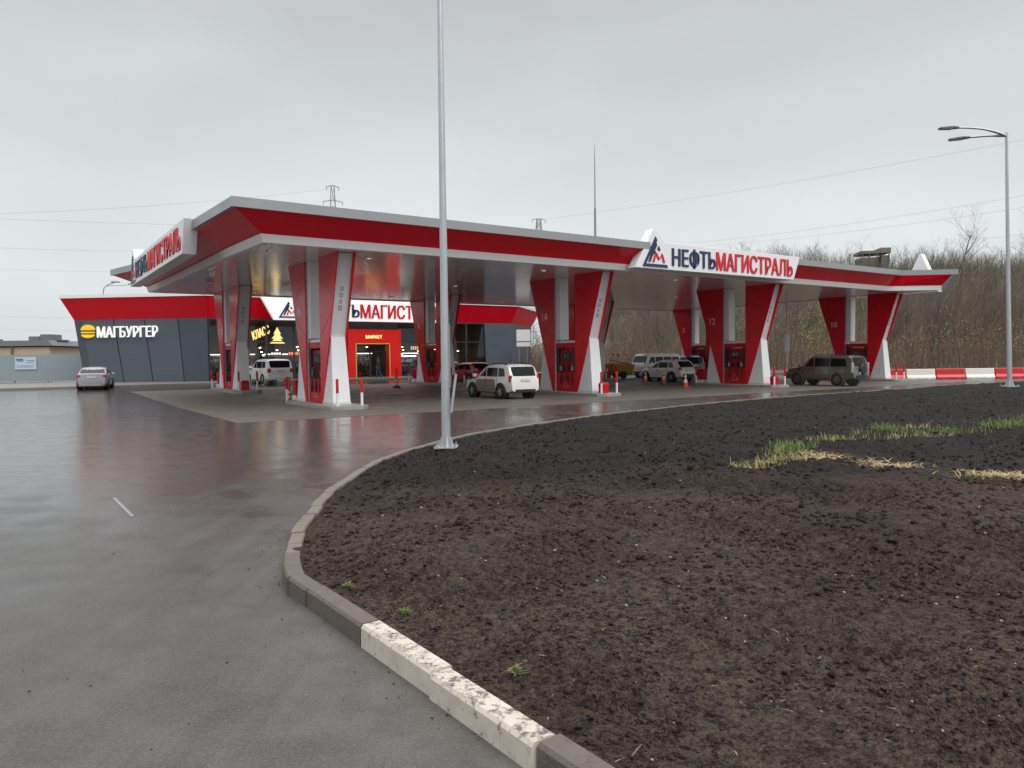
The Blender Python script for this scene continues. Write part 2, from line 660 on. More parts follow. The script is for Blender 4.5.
strip_sheet('ground', ASPHALT, -900, 900, (-400, 4, 30, 1800), 0.0)
PAD = mat('forecourt_paving', (0.125, 0.113, 0.095), 0.55, var=0.25, scale=0.7, bump=0.12, bscale=90, dirt=(0.062, 0.056, 0.048), dirt_amt=0.35, rvar=0.2)
strip_sheet('forecourt_pavement', PAD, -5.3, 45.5, (-5.2, 4, 20.5), 0.004)
strip_sheet('dry_verge_ground', mat('bare_earth', (0.10, 0.082, 0.06), 0.95, var=0.35, scale=0.5, bump=0.3, bscale=8), -900, 900, (66, 900), 0.01)

# pavement in front of the shop
mbp = MB()
for (u0, u1, v0, v1) in ((-30, 36, 27.2, 40),):
    a = [P(u0, v0), P(u1, v0), P(u1, v1), P(u0, v1)]
    mbp.loft([[(x, y, gz(x, y) - 0.1) for x, y in a], [(x, y, 0.351 + 0.12) for x, y in a]])
tag(mbp.build('shop_pavement', mat('pavement_slabs', (0.20, 0.19, 0.175), 0.5, var=0.2, scale=1.5, rvar=0.15), bevel=0.02), kind='structure')

# short worn lane mark on the asphalt
mbm = MB()
a, bq = Vector((-5.92, 10.9)), Vector((-4.95, 9.55))
d = (bq - a).normalized()
n_ = Vector((-d.y, d.x)) * 0.022
mbm.face([(*(a - n_), 0.004), (*(bq - n_), 0.004), (*(bq + n_), 0.004), (*(a + n_), 0.004)])
tag(mbm.build('lane_marking', mat('worn_road_paint', (0.25, 0.25, 0.25), 0.5, var=0.3, scale=20, dirt=(0.12, 0.12, 0.12), dirt_amt=0.5)), kind='structure')

# ---------------------------------------------------------------- kerb line and soil bed
KSTR = Vector((0.590, -0.807)).normalized()
KC = Vector((-1.94, 6.26))


def catmull(pts, step):
    out = []
    p = [2 * np.array(pts[0]) - np.array(pts[1])] + [np.array(q, float) for q in pts] + [2 * np.array(pts[-1]) - np.array(pts[-2])]
    for i in range(1, len(p) - 2):
        n = max(2, int(np.linalg.norm(p[i + 1] - p[i]) / step))
        for k in range(n):
            t = k / n
            out.append(0.5 * (2 * p[i] + (p[i + 1] - p[i - 1]) * t + (2 * p[i - 1] - 5 * p[i] + 4 * p[i + 1] - p[i + 2]) * t * t
                              + (3 * p[i] - p[i - 1] - 3 * p[i + 1] + p[i + 2]) * t ** 3))
    out.append(np.array(pts[-1], float))
    return np.array(out)


CURVE = catmull([(-1.94, 6.26), (-2.20, 6.95), (-2.38, 7.65), (-2.58, 8.8), (-2.78, 11.2), (-2.58, 14.4), (-1.86, 17.0), (-0.32, 20.2),
                 (4.6, 26.6), (13.6, 34.9), (32.0, 47.0), (60.0, 66.0)], 0.25)


def arc_pts(line):
    s = np.concatenate([[0], np.cumsum(np.linalg.norm(np.diff(line, axis=0), axis=1))])
    return s


KS = arc_pts(CURVE)


def on_curve(s):
    return np.array((np.interp(s, KS, CURVE[:, 0]), np.interp(s, KS, CURVE[:, 1])))


def worn_white():
    m = bpy.data.materials.new('worn_white_kerb_paint')
    m.use_nodes = True
    nt = m.node_tree
    b = nt.nodes['Principled BSDF']
    tc = N(nt, 'ShaderNodeTexCoord')
    geo = N(nt, 'ShaderNodeNewGeometry')
    sp = N(nt, 'ShaderNodeSeparateXYZ')
    nt.links.new(geo.outputs['Normal'], sp.inputs[0])
    n = N(nt, 'ShaderNodeTexNoise')
    n.inputs['Scale'].default_value = 16
    n.inputs['Detail'].default_value = 12
    n.inputs['Roughness'].default_value = 0.82
    nt.links.new(tc.outputs['Object'], n.inputs['Vector'])
    ad = N(nt, 'ShaderNodeMath', operation='MULTIPLY_ADD')       # upward faces are walked on: more chipped and muddy
    nt.links.new(sp.outputs['Z'], ad.inputs[0])
    ad.inputs[1].default_value = 0.06
    nt.links.new(n.outputs[0], ad.inputs[2])
    r1 = N(nt, 'ShaderNodeMapRange')
    r1.inputs[1].default_value = 0.565
    r1.inputs[2].default_value = 0.63
    r1.inputs[4].default_value = 0.9
    nt.links.new(ad.outputs[0], r1.inputs[0])
    n2 = N(nt, 'ShaderNodeTexNoise')
    n2.inputs['Scale'].default_value = 5
    n2.inputs['Detail'].default_value = 9
    n2.inputs['Roughness'].default_value = 0.75
    nt.links.new(tc.outputs['Object'], n2.inputs['Vector'])
    c1 = N(nt, 'ShaderNodeMixRGB')
    nt.links.new(n2.outputs[0], c1.inputs[0])
    c1.inputs[1].default_value = (0.36, 0.305, 0.225, 1)
    c1.inputs[2].default_value = (0.74, 0.70, 0.61, 1)
    mx = N(nt, 'ShaderNodeMixRGB')
    nt.links.new(r1.outputs[0], mx.inputs[0])
    nt.links.new(c1.outputs[0], mx.inputs[1])
    mx.inputs[2].default_value = (0.07, 0.055, 0.042, 1)
    nt.links.new(mx.outputs[0], b.inputs['Base Color'])
    b.inputs['Roughness'].default_value = 0.6
    bp = N(nt, 'ShaderNodeBump')
    bp.inputs['Strength'].default_value = 0.5
    bp.inputs['Distance'].default_value = -0.006
    nt.links.new(r1.outputs[0], bp.inputs['Height'])
    nt.links.new(bp.outputs[0], b.inputs['Normal'])
    return m


KDARK = mat('wet_kerb_concrete', (0.115, 0.098, 0.082), 0.55, var=0.3, scale=6, bump=0.35, bscale=45, dirt=(0.035, 0.028, 0.022), dirt_amt=0.35, rvar=0.15)
KTAN = mat('muddy_kerb_concrete', (0.165, 0.142, 0.112), 0.65, var=0.25, scale=4, bump=0.35, bscale=45, dirt=(0.06, 0.048, 0.036), dirt_amt=0.3, rvar=0.15)
KWHITE = worn_white()

rk = random.Random(5)
mk = MB()
s0 = 0.0
KW, KH = 0.155, 0.15
lens = [(0.42, 0), (1.03, 0), (0.98, 2), (1.0, 2), (1.0, 0), (1.0, 0), (1.0, 0), (1.0, 0), (1.0, 0)]
nk = Vector((-KSTR.y, KSTR.x))           # towards the soil
if nk.x < 0:
    nk = -nk
for ln, mi in lens:
    a = KC + KSTR * (s0 + 0.010)
    e = KC + KSTR * (s0 + ln - 0.008)
    s0 += ln
    j = rk.uniform(-0.012, 0.012)
    hz_ = KH + rk.uniform(-0.010, 0.008)
    rings = []
    for q in (a, e):
        o_ = q + nk * j
        i_ = o_ + nk * KW
        rings.append([(*o_, -0.1), (*(o_ + nk * 0.004), hz_ - 0.022), (*(o_ + nk * 0.020), hz_), (*(i_ - nk * 0.01), hz_ + 0.002), (*i_, hz_ - 0.012), (*i_, -0.1)])
    mk.loft(rings, mi)
s = 0.0
while s < KS[-1] - 1.2:
    ln = 0.5 if s < 14 else 1.0
    rings = []
    j = rk.uniform(-0.016, 0.016)
    hh = 0.15 - 0.065 * min(1, s / 1.0) + rk.uniform(-0.006, 0.004)
    for k in range(3):
        q = on_curve(s + 0.010 + (ln - 0.02) * k / 2)
        t = on_curve(s + 0.05 + ln * k / 2) - on_curve(s - 0.05 + ln * k / 2 if s > 0 or k else 0)
        t = t / (np.linalg.norm(t) + 1e-9)
        nn = np.array((t[1], -t[0]))
        o_, i_ = q + nn * j, q + nn * (j + 0.16)
        rings.append([(*o_, -0.1), (*(o_ + nn * 0.004), hh - 0.02), (*(o_ + nn * 0.02), hh), (*(i_ - nn * 0.01), hh + 0.002), (*i_, hh - 0.012), (*i_, -0.1)])
    mk.loft(rings, 1 if s > 0.5 else 0)
    s += ln
tag(mk.build('kerb', [KDARK, KTAN, KWHITE]), kind='structure')

# soil
SOIL_EDGE = np.concatenate([[KC + KSTR * 9.0], CURVE[:60], CURVE[60:-2:4], CURVE[-1:]])
POLY = np.concatenate([SOIL_EDGE + 0.0, [[80, 66], [80, -8]]])


def inside(x, y):
    c = np.zeros(x.shape, bool)
    n = len(POLY)
    for i in range(n):
        x1, y1 = POLY[i]
        x2, y2 = POLY[(i + 1) % n]
        if y1 == y2:
            continue
        cond = ((y1 > y) != (y2 > y)) & (x < (x2 - x1) * (y - y1) / (y2 - y1) + x1)
        c ^= cond
    return c


def kdist(x, y):
    """distance to the kerb's outer edge"""
    best = np.full(x.shape, 1e9)
    for i in range(len(SOIL_EDGE) - 1):
        a_, b_ = SOIL_EDGE[i], SOIL_EDGE[i + 1]
        d_ = b_ - a_
        t = np.clip(((x - a_[0]) * d_[0] + (y - a_[1]) * d_[1]) / (d_ @ d_), 0, 1)
        best = np.minimum(best, (x - a_[0] - t * d_[0]) ** 2 + (y - a_[1] - t * d_[1]) ** 2)
    return np.sqrt(best)


def soil_h(x, y, kd, detail=True):
    far = np.hypot(x, y)
    base = 0.105 + 0.03 * sstep(0.1, 1.2, kd) + .05 * np.maximum(0, noise2(x * 2.6, y * 2.6, 61) + .1) * (1 - sstep(.13, .5, kd)) - 0.062 * sstep(6.1, 6.9, y) * (1 - sstep(0.3, 1.4, kd))
    base = base + 0.50 * sstep(5, 20, x) * sstep(0.2, 9.0, kd) * sstep(10, 24, y)
    base = base + 0.10 * sstep(1.0, 6.0, kd) * sstep(3, 9, y)
    amp = sstep(0.10, 0.7, kd)
    h = base + amp * (0.055 * noise2(x * 0.45, y * 0.45, 1) + 0.030 * noise2(x * 1.3, y * 1.3, 2))
    if detail:
        rough = 0.22 + 0.85 * sstep(-0.30, 0.40, noise2(x * 0.55 + 7, y * 0.55, 9))
        wx, wy = x + .03 * noise2(x * 9, y * 9, 51), y + .03 * noise2(x * 9, y * 9, 52)
        h = h + amp * rough * (0.034 * worley(wx, wy, .21, 3) * np.clip(noise2(x * 2.1, y * 2.1, 12) * 2 + .5, 0, 1)
                               + 0.62 * .095 * worley(wx, wy, .095, 4) * np.clip(noise2(x * 4.1, y * 4.1, 13) * 2 + .6, 0, 1)
                               + 0.8 * .042 * worley(wx, wy, .042, 5) * np.clip(1.7 - far / 12, 0, 1)
                               + 0.035 * noise2(x * 4.3, y * 4.3, 6) + 0.010 * noise2(x * 33.0, y * 33.0, 7) * np.clip(1.5 - far / 6, 0, 1))
        # shallow ruts left by a wheel, running into the bed
        rut = np.abs(noise2(x * 0.35 + y * 0.15, y * 0.25, 11))
        h = h - 0.03 * amp * (1 - sstep(0.0, 0.10, rut)) * sstep(2, 5, kd)
    return h


def soil_mat():
    m = bpy.data.materials.new('damp_soil')
    m.use_nodes = True
    nt = m.node_tree
    L = nt.links
    b = nt.nodes['Principled BSDF']
    tc = N(nt, 'ShaderNodeTexCoord')

    def noise(scale, detail=6, rough=0.6):
        n = N(nt, 'ShaderNodeTexNoise')
        n.inputs['Scale'].default_value = scale
        n.inputs['Detail'].default_value = detail
        n.inputs['Roughness'].default_value = rough
        L.new(tc.outputs['Object'], n.inputs['Vector'])
        return n.outputs[0]

    def rng(x, a, bb, c, d):
        r = N(nt, 'ShaderNodeMapRange')
        for i, q in enumerate((a, bb, c, d)):
            r.inputs[i + 1].default_value = q
        L.new(x, r.inputs[0])
        return r.outputs[0]

    def mixc(f, a, bb):
        q = N(nt, 'ShaderNodeMixRGB')
        L.new(f, q.inputs[0])
        for i, s in ((1, a), (2, bb)):
            if isinstance(s, tuple):
                q.inputs[i].default_value = (*s, 1)
            else:
                L.new(s, q.inputs[i])
        return q.outputs[0]
    sp = N(nt, 'ShaderNodeSeparateXYZ')
    L.new(tc.outputs['Object'], sp.inputs[0])
    a = N(nt, 'ShaderNodeMath', operation='MULTIPLY_ADD')
    L.new(noise(0.55, 5), a.inputs[0])
    a.inputs[1].default_value = 5.0
    L.new(sp.outputs['Y'], a.inputs[2])
    fresh = rng(a.outputs[0], 11.0, 14.6, 0, .9)                   # blacker topsoil tipped over the far half of the bed
    def crumbs(scale, seed_off):
        mp = N(nt, 'ShaderNodeMapping')
        mp.inputs['Location'].default_value = (seed_off, seed_off * 2, 0)
        L.new(tc.outputs['Object'], mp.inputs[0])
        wn_ = N(nt, 'ShaderNodeTexNoise')
        wn_.inputs['Scale'].default_value = scale * 1.3
        L.new(mp.outputs[0], wn_.inputs['Vector'])
        add = N(nt, 'ShaderNodeMixRGB', blend_type='LINEAR_LIGHT')
        add.inputs[0].default_value = .9 / scale
        L.new(mp.outputs[0], add.inputs[1])
        L.new(wn_.outputs[1], add.inputs[2])
        vo = N(nt, 'ShaderNodeTexVoronoi')
        vo.inputs['Scale'].default_value = scale
        vo.inputs['Randomness'].default_value = 1.0
        L.new(add.outputs[0], vo.inputs['Vector'])
        sx_ = N(nt, 'ShaderNodeSeparateColor')
        L.new(vo.outputs['Color'], sx_.inputs[0])
        return sx_.outputs[0], vo.outputs['Distance']
    c1_, d1_ = crumbs(30, 0.3)
    c2_, d2_ = crumbs(85, 1.7)
    mxv = N(nt, 'ShaderNodeMath', operation='MULTIPLY_ADD')       # moist and drier crumbs differ in colour; the contrast also stands in for shaded pores
    L.new(c1_, mxv.inputs[0])
    mxv.inputs[1].default_value = .5
    hv = N(nt, 'ShaderNodeMath', operation='MULTIPLY')
    L.new(c2_, hv.inputs[0])
    hv.inputs[1].default_value = .5
    L.new(hv.outputs[0], mxv.inputs[2])
    nz = N(nt, 'ShaderNodeMath', operation='MULTIPLY_ADD')
    L.new(noise(7, 10, 0.75), nz.inputs[0])
    nz.inputs[1].default_value = 1.3
    sub = N(nt, 'ShaderNodeMath', operation='SUBTRACT')
    L.new(mxv.outputs[0], sub.inputs[0])
    sub.inputs[1].default_value = .65
    L.new(sub.outputs[0], nz.inputs[2])
    crumb = rng(nz.outputs[0], .18, .95, 0, 1)
    brown = mixc(crumb, (0.020, 0.0142, 0.0105), (0.138, 0.101, 0.076))
    damp = rng(noise(0.42, 5, 0.6), 0.44, 0.62, 0, 0.65)
    brown = mixc(damp, brown, mixc(crumb, (0.012, 0.0095, 0.008), (0.062, 0.048, 0.040)))
    clay = rng(noise(0.8, 6, 0.65), 0.56, 0.70, 0, 0.6)
    brown = mixc(clay, brown, mixc(crumb, (0.05, 0.039, 0.031), (0.145, 0.117, 0.095)))
    black = mixc(crumb, (0.005, 0.0045, 0.0045), (0.036, 0.0315, 0.030))
    c = mixc(fresh, brown, black)
    c = mixc(rng(noise(60, 4, 0.7), 0.63, 0.74, 0, 0.55), c, (0.15, 0.115, 0.085))
    L.new(c, b.inputs['Base Color'])
    L.new(rng(noise(14, 5), 0.3, 0.7, 0.6, 0.95), b.inputs['Roughness'])
    b.inputs['Specular IOR Level'].default_value = 0.12
    bp = N(nt, 'ShaderNodeBump')
    bp.inputs['Strength'].default_value = 1.0
    bp.inputs['Distance'].default_value = 0.016
    hsum = N(nt, 'ShaderNodeMath', operation='MULTIPLY_ADD')
    L.new(d1_, hsum.inputs[0])
    hsum.inputs[1].default_value = -1.2
    L.new(noise(60, 8, 0.75), hsum.inputs[2])
    hs2 = N(nt, 'ShaderNodeMath', operation='MULTIPLY_ADD')
    L.new(d2_, hs2.inputs[0])
    hs2.inputs[1].default_value = -.7
    L.new(hsum.outputs[0], hs2.inputs[2])
    L.new(hs2.outputs[0], bp.inputs['Height'])
    L.new(bp.outputs[0], b.inputs['Normal'])
    return m


SOIL = soil_mat()
thv = np.arange(R(-33), R(72), 0.0023)
rv = [1.6]
while rv[-1] < 75:
    rv.append(rv[-1] * (1 + (0.0038 if rv[-1] < 12 else (0.0055 if rv[-1] < 32 else 0.012))))
rv = np.array(rv)
TH, RR = np.meshgrid(thv, rv)
SX, SY = RR * np.sin(TH), RR * np.cos(TH)
ins = inside(SX, SY)
kd = kdist(SX.ravel()[ins.ravel()], SY.ravel()[ins.ravel()])
KD = np.full(SX.shape, -1.0)
KD[ins] = kd
keep = ins & (KD > 0.07)
SZ = np.zeros(SX.shape)
SZ[keep] = soil_h(SX[keep], SY[keep], KD[keep])
idx = np.full(SX.shape, -1, np.int64)
idx[keep] = np.arange(keep.sum())
q = np.stack([idx[:-1, :-1], idx[:-1, 1:], idx[1:, 1:], idx[1:, :-1]], -1).reshape(-1, 4)
q = q[(q >= 0).all(1)][:, ::-1]
tag(mesh_np('soil_ground', np.stack([SX[keep], SY[keep], SZ[keep]], -1), q, SOIL, smooth=True), kind='structure')


def soil_at(x, y):
    x, y = np.atleast_1d(np.asarray(x, float)), np.atleast_1d(np.asarray(y, float))
    return soil_h(x, y, kdist(x, y))


# clods lying on the bed
rs = np.random.default_rng(11)
phi = (1 + 5 ** 0.5) / 2
ICO_V = np.array([(-1, phi, 0), (1, phi, 0), (-1, -phi, 0), (1, -phi, 0), (0, -1, phi), (0, 1, phi), (0, -1, -phi), (0, 1, -phi),
                  (phi, 0, -1), (phi, 0, 1), (-phi, 0, -1), (-phi, 0, 1)]) / math.hypot(1, phi)
ICO_F = np.array([(0, 11, 5), (0, 5, 1), (0, 1, 7), (0, 7, 10), (0, 10, 11), (1, 5, 9), (5, 11, 4), (11, 10, 2), (10, 7, 6), (7, 1, 8),
                  (3, 9, 4), (3, 4, 2), (3, 2, 6), (3, 6, 8), (3, 8, 9), (4, 9, 5), (2, 4, 11), (6, 2, 10), (8, 6, 7), (9, 8, 1)])


def scatter_lumps(name, n, rmin, rmax, smin, smax, m, power=2.2, seed=1, clump=True):
    g = np.random.default_rng(seed)
    th = g.uniform(R(-28), R(52), n)
    r = np.exp(g.uniform(math.log(rmin), math.log(rmax), n))
    x, y = r * np.sin(th), r * np.cos(th)
    ok = inside(x, y)
    x, y, r = x[ok], y[ok], r[ok]
    d_ = kdist(x, y)
    ok = d_ > 0.2
    if clump:
        ok &= noise2(x * 1.1, y * 1.1, 21) + g.normal(0, 0.25, len(x)) > -0.12
    x, y, r, d_ = x[ok], y[ok], r[ok], d_[ok]
    n = len(x)
    s = smin + (smax - smin) * g.random(n) ** power
    s = s * np.clip(r / 5, 0.7, 1.6)
    z = soil_h(x, y, d_)
    q = g.normal(size=(n, 4))
    q /= np.linalg.norm(q, axis=1)[:, None]
    w_, a_, b_, c_ = q.T
    Rm = np.stack([1 - 2 * (b_ * b_ + c_ * c_), 2 * (a_ * b_ - c_ * w_), 2 * (a_ * c_ + b_ * w_), 2 * (a_ * b_ + c_ * w_), 1 - 2 * (a_ * a_ + c_ * c_),
                   2 * (b_ * c_ - a_ * w_), 2 * (a_ * c_ - b_ * w_), 2 * (b_ * c_ + a_ * w_), 1 - 2 * (a_ * a_ + b_ * b_)], -1).reshape(n, 3, 3)
    v = ICO_V[None] * (1 + g.uniform(-0.38, 0.25, (n, 12, 1))) * g.uniform(0.55, 1.15, (n, 1, 3))
    v = np.einsum('nij,nkj->nki', Rm, v) * s[:, None, None]
    v[:, :, 2] *= 0.7
    v += np.stack([x, y, z + s * 0.22], -1)[:, None, :]
    f = (ICO_F[None] + (np.arange(n) * 12)[:, None, None]).reshape(-1, 3)
    o = mesh_np(name, v.reshape(-1, 3), f, m)
    return tag(o, kind='stuff')


scatter_lumps('soil_rubble', 90000, 2.3, 30, 0.003, 0.028, SOIL, 4.0, 3)
scatter_lumps('soil_clods', 700, 2.6, 26, 0.014, 0.050, SOIL, 2.4, 8)
scatter_lumps('gravel', 800, 2.6, 30, 0.003, 0.014, mat('pale_pebbles', (0.27, 0.25, 0.22), 0.7, var=0.3, scale=3), 2.0, 4, clump=False)

gq = np.random.default_rng(19)
gs_ = []
for k in range(560):
    if k < 470:                                                    # swept up against the kerb
        t_ = gq.uniform(-5, 14)
        dd = -abs(gq.normal(0, .16)) - .012
        if t_ < 0:
            q_ = KC + KSTR * (-t_)
            gs_.append((q_.x - nk.x * -dd, q_.y - nk.y * -dd))
        else:
            q_ = on_curve(t_)
            tt = on_curve(t_ + .1) - q_
            tt /= np.linalg.norm(tt)
            gs_.append((q_[0] + tt[1] * dd, q_[1] - tt[0] * dd))
    else:
        a_, r_ = gq.uniform(R(-34), R(8)), math.exp(gq.uniform(math.log(2.6), math.log(14)))
        gs_.append((r_ * math.sin(a_), r_ * math.cos(a_)))
gs_ = np.array(gs_)
gs_ = gs_[~inside(gs_[:, 0], gs_[:, 1])]
ng = len(gs_)
sz_ = .002 + .009 * gq.random(ng) ** 3
gv = ICO_V[None] * (1 + gq.uniform(-.35, .25, (ng, 12, 1))) * sz_[:, None, None] * np.array((1, 1, .6))
gv += np.stack([gs_[:, 0], gs_[:, 1], sz_ * .35], -1)[:, None, :]
tag(mesh_np('road_grit', gv.reshape(-1, 3), (ICO_F[None] + (np.arange(ng) * 12)[:, None, None]).reshape(-1, 3), mat('mud_crumbs', (.05, .04, .032), .9, var=.5, scale=30)), kind='stuff')

# ---------------------------------------------------------------- grass and straw on the bed
def blades(name, spots, m, hmin, hmax, lean, wid, seed, n_per, spread, flat=False):
    g = np.random.default_rng(seed)
    vs, fs = [], []
    for (cx, cy, k, sx, sy) in spots:
        n = int(n_per * k)
        x = cx + g.normal(0, sx, n)
        y = cy + g.normal(0, sy, n)
        ok = inside(x, y)
        x, y = x[ok], y[ok]
        n = len(x)
        if not n:
            continue
        z = soil_at(x, y) - 0.01
        h = g.uniform(hmin, hmax, n) * np.clip(g.normal(1, 0.25, n), 0.4, 1.6)
        an = g.uniform(0, 2 * math.pi, n)
        le = np.abs(g.normal(0, lean, n)) * h
        dx, dy = np.cos(an), np.sin(an)
        w_ = wid * g.uniform(0.6, 1.3, n)
        px, py = -dy * w_, dx * w_
        hz = h if not flat else h * g.uniform(0.05, 0.35, n)
        L_ = le if not flat else h
        for i in range(n):
            b0 = len(vs)
            vs += [(x[i] - px[i], y[i] - py[i], z[i]), (x[i] + px[i], y[i] + py[i], z[i]),
                   (x[i] + dx[i] * L_[i] * .45 + px[i] * .8, y[i] + dy[i] * L_[i] * .45 + py[i] * .8, z[i] + hz[i] * .62),
                   (x[i] + dx[i] * L_[i] * .45 - px[i] * .8, y[i] + dy[i] * L_[i] * .45 - py[i] * .8, z[i] + hz[i] * .62),
                   (x[i] + dx[i] * L_[i], y[i] + dy[i] * L_[i], z[i] + hz[i] * (1 if not flat else .8))]
            fs += [(b0, b0 + 1, b0 + 2, b0 + 3), (b0 + 3, b0 + 2, b0 + 4, b0 + 4)]
    f4 = np.array([f for f in fs if f[2] != f[3]])
    mb = MB()
    mb.v = vs
    mb.f = [f if f[2] != f[3] else f[:3] for f in fs]
    mb.m = [0] * len(fs)
    return mb.build(name, m)


GRASS = mat('green_grass', (0.155, 0.205, 0.050), 0.6, var=0.45, scale=2.5)
STRAW = mat('dry_straw', (0.46, 0.335, 0.17), 0.8, var=0.35, scale=3)
PALEG = mat('yellowing_grass', (0.33, 0.29, 0.12), 0.7, var=0.35, scale=3)


def gp(x, y, z=0.25):
    """where a sight line of the photograph meets height z"""
    h = HZ - ROLL * (x - 512)
    d_ = FPX * (EYE - z) / (y - h)
    return (x - 512) / FPX * d_, d_


gspots = []
rg = random.Random(2)
for (x, y, k, sx, sy) in ((790, 447, 1.3, .16, .22), (782, 453, 0.4, .2, .12), (810, 446, .22, .12, .1), (838, 440, .14, .2, .1), (866, 435, .2, .18, .12), (888, 432, .9, .16, .2),
                          (915, 434, .2, .2, .1), (945, 433, .42, .2, .12), (972, 434, .16, .25, .1), (998, 431, .8, .18, .18), (1022, 429, .5, .2, .15), (1060, 427, 1.4, 1.0, .3), (1120, 425, 1.4, 1.2, .4)):
    gspots.append((*gp(x, y), k, sx, sy))
tag(blades('grass', gspots, GRASS, 0.05, 0.17, 0.5, 0.006, 5, 330, 1), kind='stuff')
sspots = [(*gp(x, y), k, sx, sy) for (x, y, k, sx, sy) in ((822, 459, 1.2, .22, .16), (806, 455, .4, .22, .12), (895, 468, 1.1, .24, .11), (872, 463, .4, .14, .08), (996, 474, 1.2, .3, .11),
                                                            (1022, 476, .9, .3, .12), (760, 465, .25, .2, .1))]
tag(blades('straw', sspots, STRAW, 0.10, 0.28, 0.5, 0.005, 6, 340, 1, flat=True), kind='stuff')
pspots = [(*gp(x, y), k, sx, sy) for (x, y, k, sx, sy) in ((765, 464, .5, .25, .12), (785, 462, .5, .2, .12), (745, 466, .3, .15, .1), (832, 440, .6, .4, .15), (925, 438, .35, .3, .1),
                                                            (808, 458, .5, .3, .12), (905, 430, .4, .5, .15), (870, 440, .3, .4, .15))]
tag(blades('yellow_grass', pspots, PALEG, 0.04, 0.13, 0.8, 0.005, 7, 260, 1), kind='stuff')
bits = []
for k in range(70):
    a_, r_ = rg.uniform(R(-18), R(40)), math.exp(rg.uniform(math.log(3.2), math.log(16)))
    bits.append((r_ * math.sin(a_), r_ * math.cos(a_), 1, .12, .12))
tag(blades('loose_straw_litter', bits, STRAW, 0.03, 0.11, 0.5, 0.0028, 9, 3, 1, flat=True), kind='stuff')
# three small weeds by the kerb
for (x, y, lab, sc) in ((330, 593, 'small green weed behind the dark kerb stone near the kerb bend', 1.0),
                        (384, 619, 'small green weed behind the first white kerb stone', 0.9),
                        (492, 681, 'small bright green grass tuft behind the second white kerb stone', 1.0)):
    cx, cy = gp(x, y, 0.12)
    cx += 0.12
    g = np.random.default_rng(60 + x)
    zr = float(soil_at(cx, cy)[0])
    wv, wf = [(cx, cy, zr - .01)], []
    for k in range(38):                        # leaves fanning out of one root
        an, ln, ht = g.uniform(0, 6.28), g.uniform(.03, .085) * sc, g.uniform(.02, .085) * sc
        dx, dy = math.cos(an), math.sin(an)
        i0 = len(wv)
        wv += [(cx + dx * ln * .4 - dy * .005, cy + dy * ln * .4 + dx * .005, zr + ht * .7), (cx + dx * ln * .4 + dy * .005, cy + dy * ln * .4 - dx * .005, zr + ht * .7), (cx + dx * ln, cy + dy * ln, zr + ht * .8)]
        wf += [(0, i0 + 1, i0), (i0, i0 + 1, i0 + 2)]
    wm = MB()
    wm.raw(wv, wf)
    w = wm.build('weed', mat('weed_green', (.12, .165, .035), .6, var=.3, scale=20))
    tag(w, lab, 'weed', 'weeds along the kerb')
# twigs lying on the soil
for (x0, y0, x1, y1, lab) in ((503, 672, 523, 667, 'thin brown twig lying on the soil beside the bright grass tuft'),
                              (629, 757, 640, 740, 'short pale stick lying on the soil near the front end of the kerb')):
    a = gp(x0, y0, .14)
    e = gp(x1, y1, .14)
    mb = MB()
    za, ze = float(soil_at(*a)[0]), float(soil_at(*e)[0])
    mid = ((a[0] + e[0]) / 2, (a[1] + e[1]) / 2)
    mb.tube([(*a, za + .008), (*mid, max((za + ze) / 2, float(soil_at(*mid)[0])) + .012), (*e, ze + .008)], [.004, .005, .002], 6)
    tag(mb.build('twig', mat('twig_bark', (0.17, 0.11, 0.07), 0.8, var=0.3)), lab, 'twig')

# ---------------------------------------------------------------- canopy
ZC = 6.3
root = thing('filling_station_canopy', 'wide white and red canopy roof with flared fascia over the fuel pumps', 'canopy', (*O, 0), RZ)
BOT = [(-3.6, -2.5), (38.7, -2.2), (41.9, -4.6), (42.6, 20.6), (-4.1, 20.6), (-4.0, 17.0), (-3.8, 2.1)]
TOP = [(-4.9, -3.5), (39.2, -2.95), (41.9, -5.3), (43.6, 22.0), (-6.1, 21.2), (-5.3, 17.5), (-5.15, 2.1)]


def off(poly, k):
    c = (19.0, 9.0)
    return [(p[0] + k * (1 if p[0] > c[0] else -1), p[1] + k * (1 if p[1] > c[1] else -1)) for p in poly]


def band(polyA, zA, polyB, zB, name, m, parent):
    mb = MB()
    n = len(polyA)
    for i in range(n):
        j = (i + 1) % n
        mb.face([(*polyA[i], zA), (*polyA[j], zA), (*polyB[j], zB), (*polyB[i], zB)])
    return mb.build(name, m, parent)


mb = MB()
mb.face([(*p, ZC + 0.05) for p in off(BOT, -0.25)][::-1])
mb.build('ceiling', CEIL, root)
mb = MB()
inn, out = off(BOT, -0.25), BOT
n = len(BOT)
for i in range(n):
    j = (i + 1) % n
    mb.face([(*inn[i], ZC + .06), (*inn[j], ZC + .06), (*inn[j], ZC), (*inn[i], ZC)])
    mb.face([(*inn[i], ZC), (*inn[j], ZC), (*out[j], ZC), (*out[i], ZC)])
    mb.face([(*out[i], ZC), (*out[j], ZC), (*off(BOT, .10)[j], ZC + .30), (*off(BOT, .10)[i], ZC + .30)])
    mb.face([(*off(BOT, .10)[i], ZC + .30), (*off(BOT, .10)[j], ZC + .30), (*BOT[j], ZC + .31), (*BOT[i], ZC + .31)])
mb.build('soffit_edge', WHITE, root)
band(off(BOT, 0.03), ZC + .31, off(TOP, -0.10), 7.32, 'fascia', RED, root)
mb = MB()
ti = off(TOP, -0.12)
